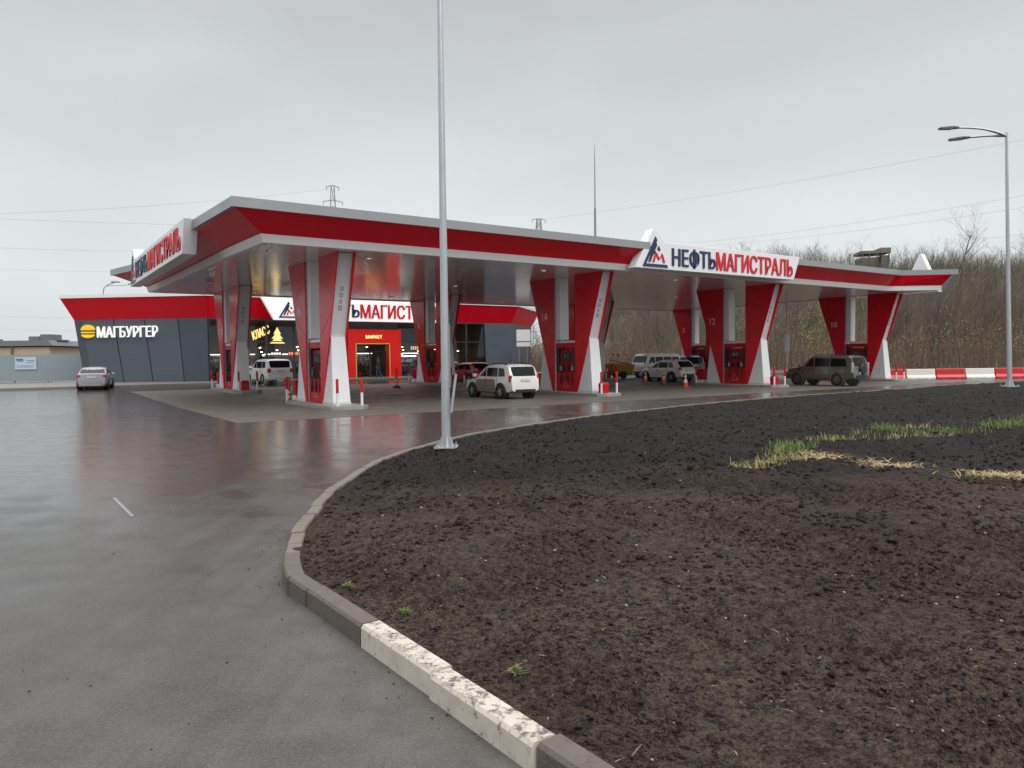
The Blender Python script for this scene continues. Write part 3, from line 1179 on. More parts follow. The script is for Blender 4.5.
for i in range(n):
    j = (i + 1) % n
    mb.face([(*ti[i], 7.30), (*ti[j], 7.30), (*TOP[j], 7.30), (*TOP[i], 7.30)])
    mb.face([(*TOP[i], 7.30), (*TOP[j], 7.30), (*TOP[j], 7.65), (*TOP[i], 7.65)])
    mb.face([(*TOP[i], 7.65), (*TOP[j], 7.65), (*off(TOP, -.3)[j], 7.65), (*off(TOP, -.3)[i], 7.65)])
    mb.face([(*off(TOP, -.3)[i], 7.65), (*off(TOP, -.3)[j], 7.65), (*off(TOP, -.3)[j], 7.5), (*off(TOP, -.3)[i], 7.5)])
mb.build('edge_trim', SILVER, root)
mb = MB()
mb.face([(*p, 7.5) for p in off(TOP, -.28)])
mb.build('roof_deck', mat('roof_sheet', (0.4, 0.4, 0.4), 0.6, var=0.1), root)
# silver end cap that closes the fascia at the right tip
mb = MB()
b2, t2, b3, t3 = off(BOT, .03)[2], TOP[2], off(BOT, .03)[1], TOP[1]


def capq(p, q_, f, dv, du):
    return (p[0] + (q_[0] - p[0]) * f + du, p[1] + (q_[1] - p[1]) * f - dv)


fr_ = [(t2[0] + .03, t2[1] - .03, 7.305), (b2[0] + .0, b2[1] - .14, ZC + .02), (b2[0] - .26 - .07, b2[1] + .19 - .09, ZC + .02), (t2[0] - .26 - .012, t2[1] + .22 - .014, 7.305)]
bk_ = [(p_[0] - .02, p_[1] + .35, p_[2]) for p_ in fr_]
mb.raw(fr_ + bk_, [(0, 1, 2, 3), (4, 7, 6, 5), (0, 4, 5, 1), (1, 5, 6, 2), (2, 6, 7, 3), (3, 7, 4, 0)])
mb.build('end_cap', SILVER, root)
# recessed lights in the ceiling
LAMPM = mat('ceiling_lamp', (0.9, 0.9, 0.9), 0.3, emit=(1.0, 0.97, 0.92), estr=1.0)
mb0 = MB()
mb0.lathe([(0.11, 0.0), (0.15, 0.0), (0.15, 0.05), (0.11, 0.05)], 14, caps=False)
l0 = mb0.build('downlight', WHITE, root, loc=(1.5, -.2, ZC + .01))
mb1 = MB()
mb1.lathe([(0.001, 0.012), (0.112, 0.012)], 14, caps=False)
l1 = mb1.build('lens', LAMPM, l0)
for k in range(1, 12):
    c = l0.copy()
    COL.objects.link(c)
    c.location = (1.5 + 9.3 * (k // 3), (-.2, 8.6, 17.6)[k % 3], ZC + .01)
    c2 = l1.copy()
    COL.objects.link(c2)
    c2.parent = c


def emblem(mb, org, right, up, w, h, d, navy, red):
    """triangle mark of slanted strokes: local 0..1 box"""
    right, up, org = Vector(right).normalized(), Vector(up).normalized(), Vector(org)
    nrm = right.cross(up)

    def poly(pts, mi, dd=d):
        a = [org + right * p[0] * w + up * p[1] * h for p in pts]
        mb.loft([[tuple(q + nrm * 0.003) for q in a], [tuple(q + nrm * dd) for q in a]], mi)
    poly([(0, 0), (1, 0), (.95, .09), (.13, .09)], navy)
    poly([(0.0, .005), (.13, .095), (.57, .88), (.50, 1.0)], navy)
    poly([(.22, .16), (.30, .16), (.56, .72), (.52, .84)], navy)
    poly([(.33, .44), (.52, .44), (.52, .52), (.36, .52)], navy, d * .8)
    poly([(.38, .16), (.46, .16), (.52, .38), (.49, .46)], red)
    poly([(.49, .46), (.56, .46), (.66, .28), (.62, .22)], red)
    poly([(.62, .22), (.66, .28), (.76, .46), (.80, .40)], red, d * .9)
    poly([(.74, .46), (.80, .40), (.88, .16), (.80, .16)], red)
    poly([(.58, .60), (.63, .70), (.70, .56), (.64, .54)], navy)


def station_sign(name, label, loc, rz, length, z0=6.36, z1=7.72, peak=.62, bold=.035):
    t = thing(name, label, 'sign', loc, rz, 'signs on the canopy edge')
    h = z1 - z0
    L_ = length
    mb = MB()
    mb.prism([(0, z0), (L_ - .6, z0), (L_, z1), (2.05, z1), (1.35, z1 + peak), (1.22, z1 + peak)], 'y', 0.0, 0.55)
    mb.build('sign_board', SIGNW, t, bevel=0.02)
    mb = MB()
    emblem(mb, (0.48, -0.0, z0 + .10), (1, 0, 0), (0, 0, 1), 1.75, 1.50, 0.045, 0, 1)
    mb.build('emblem', [NAVY, LRED], t)
    x0, x1 = 2.55, L_ - .75
    k = (x1 - x0)
    mb = MB()
    add_text(mb, 'НЕФТЬ', h * .72, (x0, -0.003, z0 + h * .13), (1, 0, 0), (0, 0, 1), width=k * .325, extrude=.05, bold=bold)
    mb.build('lettering', NAVY, t)
    mb = MB()
    add_text(mb, 'МАГИСТРАЛЬ', h * .72, (x0 + k * .337, -0.003, z0 + h * .13), (1, 0, 0), (0, 0, 1), width=k * .663, extrude=.05, bold=bold)
    mb.build('lettering', LRED, t)
    return t


station_sign('canopy_sign', 'white parallelogram sign with blue and red letters on the long front of the canopy', (*P(14.1, -3.25), 0), RZ, 13.2)
station_sign('canopy_sign', 'foreshortened white sign with blue and red letters on the short end of the canopy', (*P(-5.45, 17.8), 0), RZ - math.pi / 2, 16.0, bold=.012)
station_sign('canopy_sign', 'white sign seen only as a pale peak above the right tip of the canopy', (*P(43.9, -3.3), 0), RZ + math.pi / 2, 14.0, peak=1.45)

# ---------------------------------------------------------------- canopy supports, pumps, islands
FIN_IN, FIN_TOP, KNEE, KNEE_Z = 0.9, 3.15, 2.02, 2.95


def support(lab, loc, num, top):
    t = thing('canopy_support', lab, 'support', loc, RZ, 'supports under the canopy')
    b = 0.15
    for sgn in (-1, 1):
        poly = [(sgn * FIN_IN, b), (sgn * FIN_IN, top), (sgn * FIN_TOP, top), (sgn * KNEE, KNEE_Z), (sgn * 1.09, b)]
        f = MB()
        for s2 in (-1, 1):
            f.prism(poly, 'x', s2 * 0.34, s2 * 0.385)
        fin = f.build('fin', RED, t)
        # panel joints
        j = MB()
        for (za, zb) in ((top - .8, top - 1.75), (KNEE_Z + 1.0, KNEE_Z + .05)):
            def ev(z):
                return FIN_TOP + (KNEE - FIN_TOP) * (top - z) / (top - KNEE_Z)
            ya, yb = FIN_IN + .05, ev(zb) - .03
            if za < top - 2:
                za, zb = zb, za
                yb = ev(zb) - .03
            d_ = .016
            for s2 in (-1, 1):
                j.prism([(sgn * ya, za - d_), (sgn * ya, za + d_), (sgn * yb, zb + d_), (sgn * yb, zb - d_)], 'x', s2 * 0.383, s2 * 0.388)
        j.build('panel_joint', DARK, fin)
        e = MB()
        dz = 0.22
        e.prism([(sgn * (FIN_IN + .04), b), (sgn * (FIN_IN + .04), top - .02), (sgn * (FIN_TOP - dz), top - .02), (sgn * (KNEE - .10), KNEE_Z), (sgn * 1.0, b)], 'x', -.338, .338)
        rb = e.build('perforated_strip', RIBBON, t)
                                        # faint marks stacked on the outer face of the strip
        face_d = Vector((0, sgn * (FIN_TOP - dz - KNEE + .10), top - .02 - KNEE_Z)).normalized()
        base = Vector((0, sgn * (KNEE - .10), KNEE_Z))
        nrm = Vector((0, sgn * face_d.z, -abs(face_d.y)))
        for q, (ln, w) in enumerate(((.20, .15), (.16, .10), (.18, .15), (.16, .14))):
            g = MB()
            c = base + face_d * (1.25 + q * .27) + nrm * .012
            M = Matrix.Translation(c) @ Matrix(((1, 0, 0), (0, face_d.y, nrm.y), (0, face_d.z, nrm.z))).to_4x4()
            out = [(-w / 2, -ln / 2), (w / 2, -ln / 2), (w / 2, ln / 2), (-w / 2, ln / 2)]
            inn = [(a_ * .45, b_ * .6) for a_, b_ in out]
            if q == 3:
                inn = [(a_ * .45 - .02, b_ * .6 + .02) for a_, b_ in out]
            vs_ = [tuple(M @ Vector((*p_, z_))) for z_ in (-.006, .006) for p_ in out + inn]
            fs_ = []
            for k_ in range(4):
                k2 = (k_ + 1) % 4
                fs_ += [(8 + k_, 8 + k2, 12 + k2, 12 + k_), (k_, k2, 8 + k2, 8 + k_), (4 + k_, 12 + k_, 12 + k2, 4 + k2)]
            g.raw(vs_, fs_)
            g.build('mark', mat('grey_marks', (0.33, 0.33, 0.36), 0.5), rb)
        l = MB()
        l.loft([[(-.30, sgn * (KNEE - .02), KNEE_Z), (.30, sgn * (KNEE - .02), KNEE_Z), (.30, sgn * (KNEE - .10), KNEE_Z), (-.30, sgn * (KNEE - .10), KNEE_Z)],
                [(-.375, sgn * 2.28, b + .10), (.375, sgn * 2.28, b + .10), (.375, sgn * 1.14, b + .10), (-.375, sgn * 1.14, b + .10)]])
        # knee cap facet: outer edge follows the red plate's line
        leg = l.build('leg', WHITE, t)
        p = MB()
        p.box(-.395, .395, min(sgn * 1.1, sgn * 2.31), max(sgn * 1.1, sgn * 2.31), b - .02, b + .098)
        p.build('plinth', mat('leg_plinth', (0.62, 0.62, 0.62), 0.5, var=0.1, dirt=(.3, .28, .25), dirt_amt=.3), leg)
    s = MB()
    s.box(-.30, .30, .47, .86, 2.95, top)
    s.build('post', WHITE, t, bevel=.02)
    nb = MB()
    add_text(nb, num, .42, (-.387, 1.75, 4.05), (0, -1, 0), (0, 0, 1), extrude=.012, bold=0, center=True)
    nb.build('number', WHITE, t)
    nb = MB()
    add_text(nb, str(int(num) - 1), .42, (.387, 1.75, 4.05), (0, 1, 0), (0, 0, 1), extrude=.012, bold=0, center=True)
    nb.build('number', WHITE, t)
    return t


def island(lab, loc):
    t = thing('pump_island', lab, 'pump island', loc, RZ, 'pump islands under the canopy')
    o = MB()
    k = .35
    o.prism([(-.8 + k, -3.5), (.8 - k, -3.5), (.8, -3.5 + k), (.8, 3.2 - k), (.8 - k, 3.2), (-.8 + k, 3.2), (-.8, 3.2 - k), (-.8, -3.5 + k)], 'z', -.08, .15)
    o.build('kerb_slab', CONC, t, bevel=.02)
    return t


def pump(lab, loc):
    t = thing('fuel_pump', lab, 'fuel pump', loc, RZ, 'fuel pumps')
    b = .15
    c = MB()
    c.box(-.30, .30, -.84, .84, b, b + 1.05)
    c.box(-.20, .20, -.60, .60, b + 1.05, b + 2.3)
    cab = c.build('cabinet', REDP, t, bevel=.03)
    h = MB()
    h.box(-.33, .33, -.87, .44, b + 2.62, b + 2.74)
    h.build('top_bar', WPAINT, t, bevel=.01)
    h = MB()
    h.box(-.30, .30, -.87, .86, b + 2.36, b + 2.618)
    h.build('header', REDP, t, bevel=.02)
    for sg in (-1, 1):
        d = MB()
        d.box(-.28, .28, min(sg * .61, sg * .84), max(sg * .61, sg * .84), b + 1.052, b + 2.358)
        d.build('hose_bay', DARK, t)
    for sx in (-1, 1):
        s = MB()
        s.box(min(sx * .203, sx * .23), max(sx * .203, sx * .23), -.36, .36, b + 1.72, b + 2.10)
        sc = s.build('display', DARK, t, bevel=.01)
        s = MB()
        s.box(min(sx * .231, sx * .236), max(sx * .231, sx * .236), -.28, .28, b + 1.80, b + 2.02)
        s.build('screen', mat('pump_screen', (0.10, 0.13, 0.13), 0.15), sc)
        s = MB()
        s.prism([(-.26, b + .22), (.26, b + .22), (0, b + .72)], 'x', sx * .303, sx * .308)
        s.prism([(-.17, b + .275), (.17, b + .275), (0, b + .60)], 'x', sx * .309, sx * .311, 1)
        s.build('emblem', [mat('pink_emblem', (0.6, 0.14, 0.14), 0.4), REDP], t)
        for k in range(5):
            y = -.5 + .25 * k
            hmb = MB()
            col = (.26, .30)[k % 2]
            pts = []
            for i in range(13):
                q = i / 12
                pts.append((sx * (.24 + .10 * math.sin(math.pi * q)), y + (.06 if k % 2 else -.05) * math.sin(math.pi * q * 1.2), b + 2.3 - 1.9 * math.sin(math.pi * q * .86) ** 1.2 + q * .1))
            hmb.tube(pts, .016, 6)
            hmb.build('hose', BLACK, t, smooth=60)
            nmb = MB()
            nmb.box(min(sx * .20, sx * .30), max(sx * .20, sx * .30), y - .045, y + .045, b + 1.12, b + 1.36)
            nmb.tube([(sx * .25, y, b + 1.34), (sx * .29, y, b + 1.44), (sx * .24, y, b + 1.54)], [.025, .022, .015], 6)
            nz = nmb.build('nozzle', (WPAINT, DARK, REDP, DARK, WPAINT)[k], t, bevel=.01)
    return t


def bollard(lab, loc, grp='red and white bollards at the pump islands'):
    t = thing('bollard', lab, 'bollard', loc, RZ, grp)
    o = MB()
    o.lathe([(.055, 0), (.055, .52)], 12)
    o.build('lower_post', WPAINT, t, smooth=40)
    o = MB()
    o.lathe([(.058, .52), (.058, 1.06), (.045, 1.09), (.01, 1.10)], 12)
    o.build('upper_post', REDP, t, smooth=40)
    return t


ORD = ('nearest', 'second', 'third', 'farthest')
nums = (('16', '14', '12', '10'), ('8', '6', '4', '2'))
for j in range(2):
    for k in range(4):
        cu_, cv_ = 13.9 * k, 1.65 + 15.4 * j
        x, y = P(cu_, cv_)
        zg = gz(x, y) + 0.004
        rowd = 'front row of the canopy' if j == 0 else 'rear row beside the shop'
        wh = 'numbered %s, %s' % (nums[j][k], rowd)
        support('red and white V shaped canopy support ' + wh, (x, y, zg), nums[j][k], ZC + .05 - zg)
        island('low concrete island under the support ' + wh, (x, y, zg))
        pump('red fuel pump with hoses in the support ' + wh, (x, y, zg))
        for q, du in enumerate((-.52, .52)):
            bx, by = P(cu_ + du, cv_ - 3.15)
            bollard('%s bollard at the near end of the island of support %s' % (('outer red and white', 'inner red and white')[q], nums[j][k]), (bx, by, zg + .148))
            bx, by = P(cu_ + du * 1.25, cv_ + 2.95)
            bollard('%s bollard at the far end of the island of support %s' % (('outer red and white', 'inner red and white')[q], nums[j][k]), (bx, by, zg + .148))
        if (j, k) not in ((0, 0), (0, 3)):
            bx, by = P(cu_ - .1, cv_ - 2.85)
            t = thing('litter_bin', 'squat red bin behind the bollards of support ' + nums[j][k], 'bin', (bx, by, zg + .148), RZ, 'red bins on the islands')
            t.scale = (.9, .9, .72)
            o = MB()
            o.loft([[(-.22, -.18, 0), (.22, -.18, 0), (.22, .18, 0), (-.22, .18, 0)], [(-.25, -.2, .62), (.25, -.2, .62), (.25, .2, .62), (-.25, .2, .62)]])
            o.build('bin_body', REDP, t, bevel=.03)
            o = MB()
            o.loft([[(-.26, -.21, .622), (.26, -.21, .622), (.26, .21, .622), (-.26, .21, .622)], [(-.2, -.1, .78), (.2, -.1, .78), (.2, .1, .78), (-.2, .1, .78)]])
            o.build('lid', mat('bin_lid', (.35, .02, .02), .5), t, bevel=.02)
        bx, by = P(cu_ + .05, cv_ + 2.85)
        t = thing('wash_bucket_stand', 'red box with a white base at the far end of the island of support ' + nums[j][k], 'wash stand', (bx, by, zg + .148), RZ, 'wash stands on the islands')
        o = MB()
        o.box(-.42, .42, -.26, .26, 0, .22)
        o.build('stand_base', WPAINT, t, bevel=.02)
        o = MB()
        o.loft([[(-.36, -.22, .222), (.36, -.22, .222), (.36, .22, .222), (-.36, .22, .222)], [(-.42, -.25, .95), (.42, -.25, .95), (.42, .25, .95), (-.42, .25, .95)]])
        o.build('stand_box', REDP, t, bevel=.03)

# security camera under the near corner of the canopy
t = thing('security_camera', 'small white bullet camera under the near corner of the canopy', 'camera', (*P(-3.05, -1.7), ZC + .05), RZ + R(200))
o = MB()
o.tube([(0, 0, 0), (0, 0, -.14)], .035, 10)
o.build('bracket', WPAINT, t)
o = MB()
o.tube([(-.12, 0, -.18), (.2, 0, -.23)], .06, 12)
o.build('camera_housing', WPAINT, t, smooth=40)
o = MB()
o.tube([(.201, 0, -.23), (.215, 0, -.232)], .045, 12)
o.build('lens', DARK, t)

# ---------------------------------------------------------------- shop
ZS = 0.351 + 0.12      # pavement level
SA, SB, SC, SD = (-34.9, 57.3), (-23.1, 56.2), (0.77, 72.4), (3.2, 83.0)
FR, FB = 7.03, 5.36
shop = thing('shop_building', 'dark grey filling station shop with red flared fascia and glass front', 'shop', (0, 0, 0))


def inset(p, q, d_):
    """outline edge p-q moved in by d_ (away from the camera side)"""
    t = (Vector(q) - Vector(p)).normalized()
    n = Vector((-t.y, t.x))
    return n * d_


def lerp2(p, q, t):
    return (p[0] + (q[0] - p[0]) * t, p[1] + (q[1] - p[1]) * t)


def miter(pts, d_):
    out = []
    for i, p in enumerate(pts):
        ns = []
        if i > 0:
            ns.append(inset(pts[i - 1], p, 1))
        if i < len(pts) - 1:
            ns.append(inset(p, pts[i + 1], 1))
        n = sum(ns, Vector((0, 0)))
        n = n.normalized()
        c = n.dot(ns[0])
        out.append((p[0] + n.x * d_ / c, p[1] + n.y * d_ / c))
    return out


back_r, back_l = (-22.0, 92.0), (-40.0, 78.0)
lineT = [back_l, SA, SB, SC, SD, back_r]
wallL = miter(lineT, 0.85)
wbot = miter(lineT, 0.95)
wbot[1] = (wallL[1][0] + .75, wallL[1][1])


def along(p, q, dist):
    v_ = Vector(q) - Vector(p)
    return tuple(Vector(p) + v_.normalized() * dist)


# fascia (red, flared), trim, roof
mb = MB()
for i in range(len(lineT) - 1):
    a, b_ = wallL[i], wallL[i + 1]
    c, d_ = miter(lineT, .06)[i + 1], miter(lineT, .06)[i]
    mb.face([(*a, FB), (*b_, FB), (*c, FR), (*d_, FR)])
mb.build('fascia', RED, shop)
mb = MB()
for i in range(len(lineT) - 1):
    a, b_ = lineT[i], lineT[i + 1]
    ai, bi = miter(lineT, .3)[i], miter(lineT, .3)[i + 1]
    mb.face([(*a, FR - .02), (*b_, FR - .02), (*b_, FR + .22), (*a, FR + .22)])
    mb.face([(*a, FR + .22), (*b_, FR + .22), (*bi, FR + .22), (*ai, FR + .22)])
    mb.face([(*ai, FR - .02), (*bi, FR - .02), (*b_, FR - .02), (*a, FR - .02)])
mb.build('roof_trim', WHITE, shop)
mb = MB()
mb.face([(*p, FR + .18) for p in miter(lineT, .1)])
mb.build('roof', mat('roof_felt', (0.2, 0.2, 0.2), .8), shop)
# soffit behind the fascia's lower edge
mb = MB()
w2 = miter(lineT, 1.2)
for i in range(len(lineT) - 1):
    mb.face([(*w2[i], FB), (*w2[i + 1], FB), (*wallL[i + 1], FB), (*wallL[i], FB)])
mb.build('soffit', GWALL2, shop)

# burger wall: clad panels with slanted joints
mb = MB()
A, B = wallL[1], wallL[2]
Ab, Bb = wbot[1], wbot[2]
WL = (Vector(B) - Vector(A)).length


def wq(t0, t1, b0, b1, mi, dz=0.0, z0=ZS, z1=FB):
    n = inset(A, B, 1) * -dz

    def pt(t, s_):
        pa = lerp2(Ab, Bb, t) if s_ == 0 else lerp2(A, B, t)
        return (pa[0] + n.x, pa[1] + n.y, z0 if s_ == 0 else z1)
    mb.face([pt(b0, 0), pt(b1, 0), pt(t1, 1), pt(t0, 1)], mi)


wq(0, .05, 0, .055, 1)
cuts = [(.05, .055), (.30, .315), (.53, .55), (.78, .80), (1.0, 1.0)]
for i in range(4):
    wq(cuts[i][0] + .004, cuts[i + 1][0] - .004, cuts[i][1] + .004, cuts[i + 1][1] - .004, 0 if i < 3 else 1, .03)
wq(.0, 1, .0, 1, 2, -.002)
mb.build('clad_wall', [GWALL, GWALL2, DARK], shop)
# left flank and back
mb = MB()
for i in (0, 3, 4):
    mb.face([(*wbot[i], ZS - .3), (*wbot[i + 1], ZS - .3), (*wallL[i + 1], FB), (*wallL[i], FB)])
mb.face([(*wbot[5], 0), (*wbot[0], 0), (*wallL[0], FR), (*wallL[5], FR)])
mb.build('side_wall', GWALL, shop)

# long front: glazing in metal frames
Fs, Fe = wallL[2], wallL[3]
FL = (Vector(Fe) - Vector(Fs)).length
fd = (Vector(Fe) - Vector(Fs)).normalized()
fn = Vector((fd.y, -fd.x))          # towards the camera
FM = Matrix(((fd.x, fn.x * -1, 0, Fs[0]), (fd.y, fn.y * -1, 0, Fs[1]), (0, 0, 1, 0), (0, 0, 0, 1)))   # local x along the front, y into the shop


def fpoint(x, y, z):
    return tuple(FM @ Vector((x, y, z)))


def fbox(mb, x0, x1, y0, y1, z0, z1, mi=0):
    mb.box(x0, x1, y0, y1, z0, z1, mi, FM)


PX0, PX1 = 11.0, 15.9               # portal along the front
DX0, DX1 = 11.75, 14.75
FRAME = mat('window_frame', (0.035, 0.042, 0.055), .4)
WIN = [(0.02, 2.2), (2.2, 4.4), (4.4, 6.6), (6.6, 8.8), (8.8, PX0), (PX1, 18.2), (18.2, 20.6), (20.6, 23.0), (23.0, 25.2)]
for (x0, x1) in WIN:
    mb = MB()
    for (za, zb) in ((ZS, ZS + .12), (ZS + 3.05, ZS + 3.13), (FB - .1, FB)):
        fbox(mb, x0, x1, -.05, .05, za, zb)
    for xx in (x0, x1 - .07):
        fbox(mb, xx + .002, xx + .068, -.048, .048, ZS + .12, FB - .1)
    w = mb.build('window', FRAME, shop)
    mb = MB()
    for (za, zb) in ((ZS + .12, ZS + 3.05), (ZS + 3.13, FB - .1)):
        mb.face([fpoint(x0 + .07, 0, za), fpoint(x1 - .07, 0, za), fpoint(x1 - .07, 0, zb), fpoint(x0 + .07, 0, zb)])
    mb.build('pane', GLASS, w)
# dark transom panels above the portal
mb = MB()
fbox(mb, PX0, PX1, -.03, .03, 4.55, FB)
mb.build('transom_panel', GWALL2, shop)
# end pier, slanted
mb = MB()
xe = FL
p0 = [fpoint(25.2, -.12, ZS - .2), fpoint(xe - .35, -.12, ZS - .2), fpoint(xe - .35, .6, ZS - .2), fpoint(25.2, .6, ZS - .2)]
p1 = [fpoint(25.0, -.12, FB), fpoint(xe + .1, -.12, FB), fpoint(xe + .1, .6, FB), fpoint(25.0, .6, FB)]
mb.loft([p0, p1])
mb.build('end_pier', GWALL, shop)
# red entrance portal with yellow edge line
mb = MB()
ZP = 4.6
for (x0, x1, z0, z1) in ((PX0, DX0, ZS, ZP), (DX1, PX1, ZS, ZP), (DX0, DX1, ZS + 2.85, ZP)):
    fbox(mb, x0, x1, -.75, .1, z0, z1)
po = mb.build('entrance_portal', PORTAL, shop)
mb = MB()
for (x0, x1, z0, z1) in ((DX0 - .09, DX0 - .02, ZS, ZS + 2.94), (DX1 + .02, DX1 + .09, ZS, ZS + 2.94), (DX0 - .02, DX1 + .02, ZS + 2.87, ZS + 2.94)):
    fbox(mb, x0, x1, -.765, -.752, z0, z1)
mb.build('edge_strip', mat('yellow_edge', (.75, .45, .08), .4), po)
mb = MB()
add_text(mb, 'МАРКЕТ', .27, fpoint((DX0 + DX1) / 2 + .1, -.752, ZS + 3.36), fd.to_3d(), (0, 0, 1), extrude=.03, bold=.012, center=True)
mb.build('lettering', NEON, po)
# sliding doors: two leaves with frames and glass
for (x0, x1) in ((DX0 + .02, (DX0 + DX1) / 2 - .01), ((DX0 + DX1) / 2 + .01, DX1 - .02)):
    mb = MB()
    for (za, zb) in ((ZS, ZS + .1), (ZS + 2.2, ZS + 2.28), (ZS + 2.76, ZS + 2.84)):
        fbox(mb, x0, x1, -.1, -.03, za, zb)
    for xx in (x0, x1 - .06):
        fbox(mb, xx, xx + .06, -.1, -.03, ZS + .1, ZS + 2.2)
    dr = mb.build('door', FRAME, shop)
    mb = MB()
    for (za, zb) in ((ZS + .1, ZS + 2.2), (ZS + 2.28, ZS + 2.76)):
        mb.face([fpoint(x0 + .06, -.06, za), fpoint(x1 - .06, -.06, za), fpoint(x1 - .06, -.06, zb), fpoint(x0 + .06, -.06, zb)])
    mb.build('pane', GLASS, dr)
# interior shell
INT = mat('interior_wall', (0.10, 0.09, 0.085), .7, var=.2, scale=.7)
mb = MB()
mb.face([fpoint(.1, 7.5, ZS), fpoint(25, 7.5, ZS), fpoint(25, 7.5, FB + 1), fpoint(.1, 7.5, FB + 1)])
mb.face([fpoint(.1, 0.06, ZS), fpoint(.1, 7.5, ZS), fpoint(.1, 7.5, FB + 1), fpoint(.1, 0.06, FB + 1)])
mb.face([fpoint(25, 0.06, ZS), fpoint(25, 7.5, ZS), fpoint(25, 7.5, FB + 1), fpoint(25, 0.06, FB + 1)])
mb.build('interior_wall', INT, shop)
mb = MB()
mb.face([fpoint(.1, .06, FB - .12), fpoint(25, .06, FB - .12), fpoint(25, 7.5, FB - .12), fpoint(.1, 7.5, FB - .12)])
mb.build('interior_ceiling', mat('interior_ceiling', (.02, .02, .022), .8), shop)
mb = MB()
mb.face([fpoint(.1, .0, ZS + .01), fpoint(25, .0, ZS + .01), fpoint(25, 7.5, ZS + .01), fpoint(.1, 7.5, ZS + .01)])
mb.build('interior_floor', mat('interior_floor', (.16, .14, .12), .35), shop)

# shelves with goods inside
rgoods = random.Random(8)
GOODS = [mat('goods_%s' % n, c, .5) for n, c in (('red', (.5, .04, .03)), ('yellow', (.6, .42, .05)), ('green', (.08, .3, .1)), ('blue', (.06, .15, .45)), ('white', (.7, .7, .68)),
                                                  ('brown', (.2, .1, .05)), ('teal', (.1, .4, .42)))]
for (x0, y0, ln, lab) in ((1.0, 6.6, 4.2, 'tall shelf of goods deep behind the first shop windows'), (6.0, 6.6, 3.8, 'shelf of goods behind the window beside the red portal'),
                          (10.8, 6.4, 2.6, 'shelf of goods seen through the open half of the shop door'), (16.2, 1.6, 2.3, 'low shelf of white and blue goods behind the window next to the portal'),
                          (13.8, 5.0, 1.8, 'narrow shelf of goods behind the closed half of the shop door'), (19.5, 6.6, 4.2, 'tall shelf of goods behind the windows near the end pier')):
    t = thing('shop_shelf', lab, 'shelf', (0, 0, 0), 0, 'shelves in the shop')
    fr_ = MB()
    gd = MB()
    hgt = 2.0 if y0 > 3 else 1.7
    fbox(fr_, x0, x0 + ln, y0 + .42, y0 + .46, ZS + .012, ZS + hgt)
    for q in range(5):
        z = ZS + .1 + q * (hgt - .15) / 4
        fbox(fr_, x0, x0 + ln, y0, y0 + .42, z - .02, z)
        if q < 4:
            x = x0 + .04
            while x < x0 + ln - .2:
                w = rgoods.uniform(.08, .22)
                mi = rgoods.choice((4, 6, 3, 4)) if y0 < 3 else rgoods.randrange(7)
                fbox(gd, x, x + w - .015, y0 + .06, y0 + .34, z + .001, z + rgoods.uniform(.18, .36), mi)
                x += w
    s = fr_.build('shelf_frame', STEEL, t)
    gd.build('goods', GOODS, t)
    ls = MB()  # glowing strip added above each shelf to brighten the goods
    fbox(ls, x0, x0 + ln, y0 - .12, y0 - .04, ZS + hgt + .1, ZS + hgt + .14)
    fbox(ls, x0, x0 + .04, y0 - .12, y0 + .44, ZS + hgt - .01, ZS + hgt + .098)
    ls.build('added_glow_strip', mat('added_shelf_glow', (1, 1, 1), .4, emit=(1, .9, .75), estr=9), t)

# pendant lamps
lamp_spots = [(1.6, 2.2), (3.0, 3.0), (4.6, 2.2), (6.0, 2.6), (7.6, 2.2), (9.2, 3.0), (16.8, 2.4), (17.9, 3.2), (19.2, 2.4), (20.8, 2.2), (22.3, 2.2), (23.6, 2.6), (12.6, 3.4), (14.2, 2.8),
              (2.2, 4.6), (3.8, 5.4), (5.2, 4.8), (7.0, 5.6), (8.4, 4.4), (13.4, 5.0), (17.2, 5.2), (18.6, 4.4), (20.0, 5.4), (21.6, 4.6), (23.0, 5.2)]
for i, (x, y) in enumerate(lamp_spots):
    zz = ZS + (2.45, 2.7, 2.3)[i % 3]
    nm = ('left of the portal' if x < 10 else ('inside the door' if x < 16 else 'right of the portal'))
    t = thing('pendant_lamp', 'warm glowing pendant lamp number %d from the burger wall, hanging %s' % (i + 1, nm) if False else 'warm glowing pendant lamp hanging in the shop %s' % nm, 'lamp',
              fpoint(x, y, zz), 0, 'pendant lamps in the shop ' + nm)
    o = MB()
    o.tube([(0, 0, .12), (0, 0, FB - .12 - zz)], .012, 5)
    o.build('cord', DARK, t)
    o = MB()
    o.lathe([(.02, .16), (.06, .14), (.20, .0)], 14, caps=False)
    o.build('lamp_shade', DARK, t, smooth=50)
    o = MB()
    o.lathe([(.005, -.06), (.07, -.04), (.09, .01), (.07, .06), (.005, .08)], 12)
    o.build('bulb', WARM, t, smooth=80)
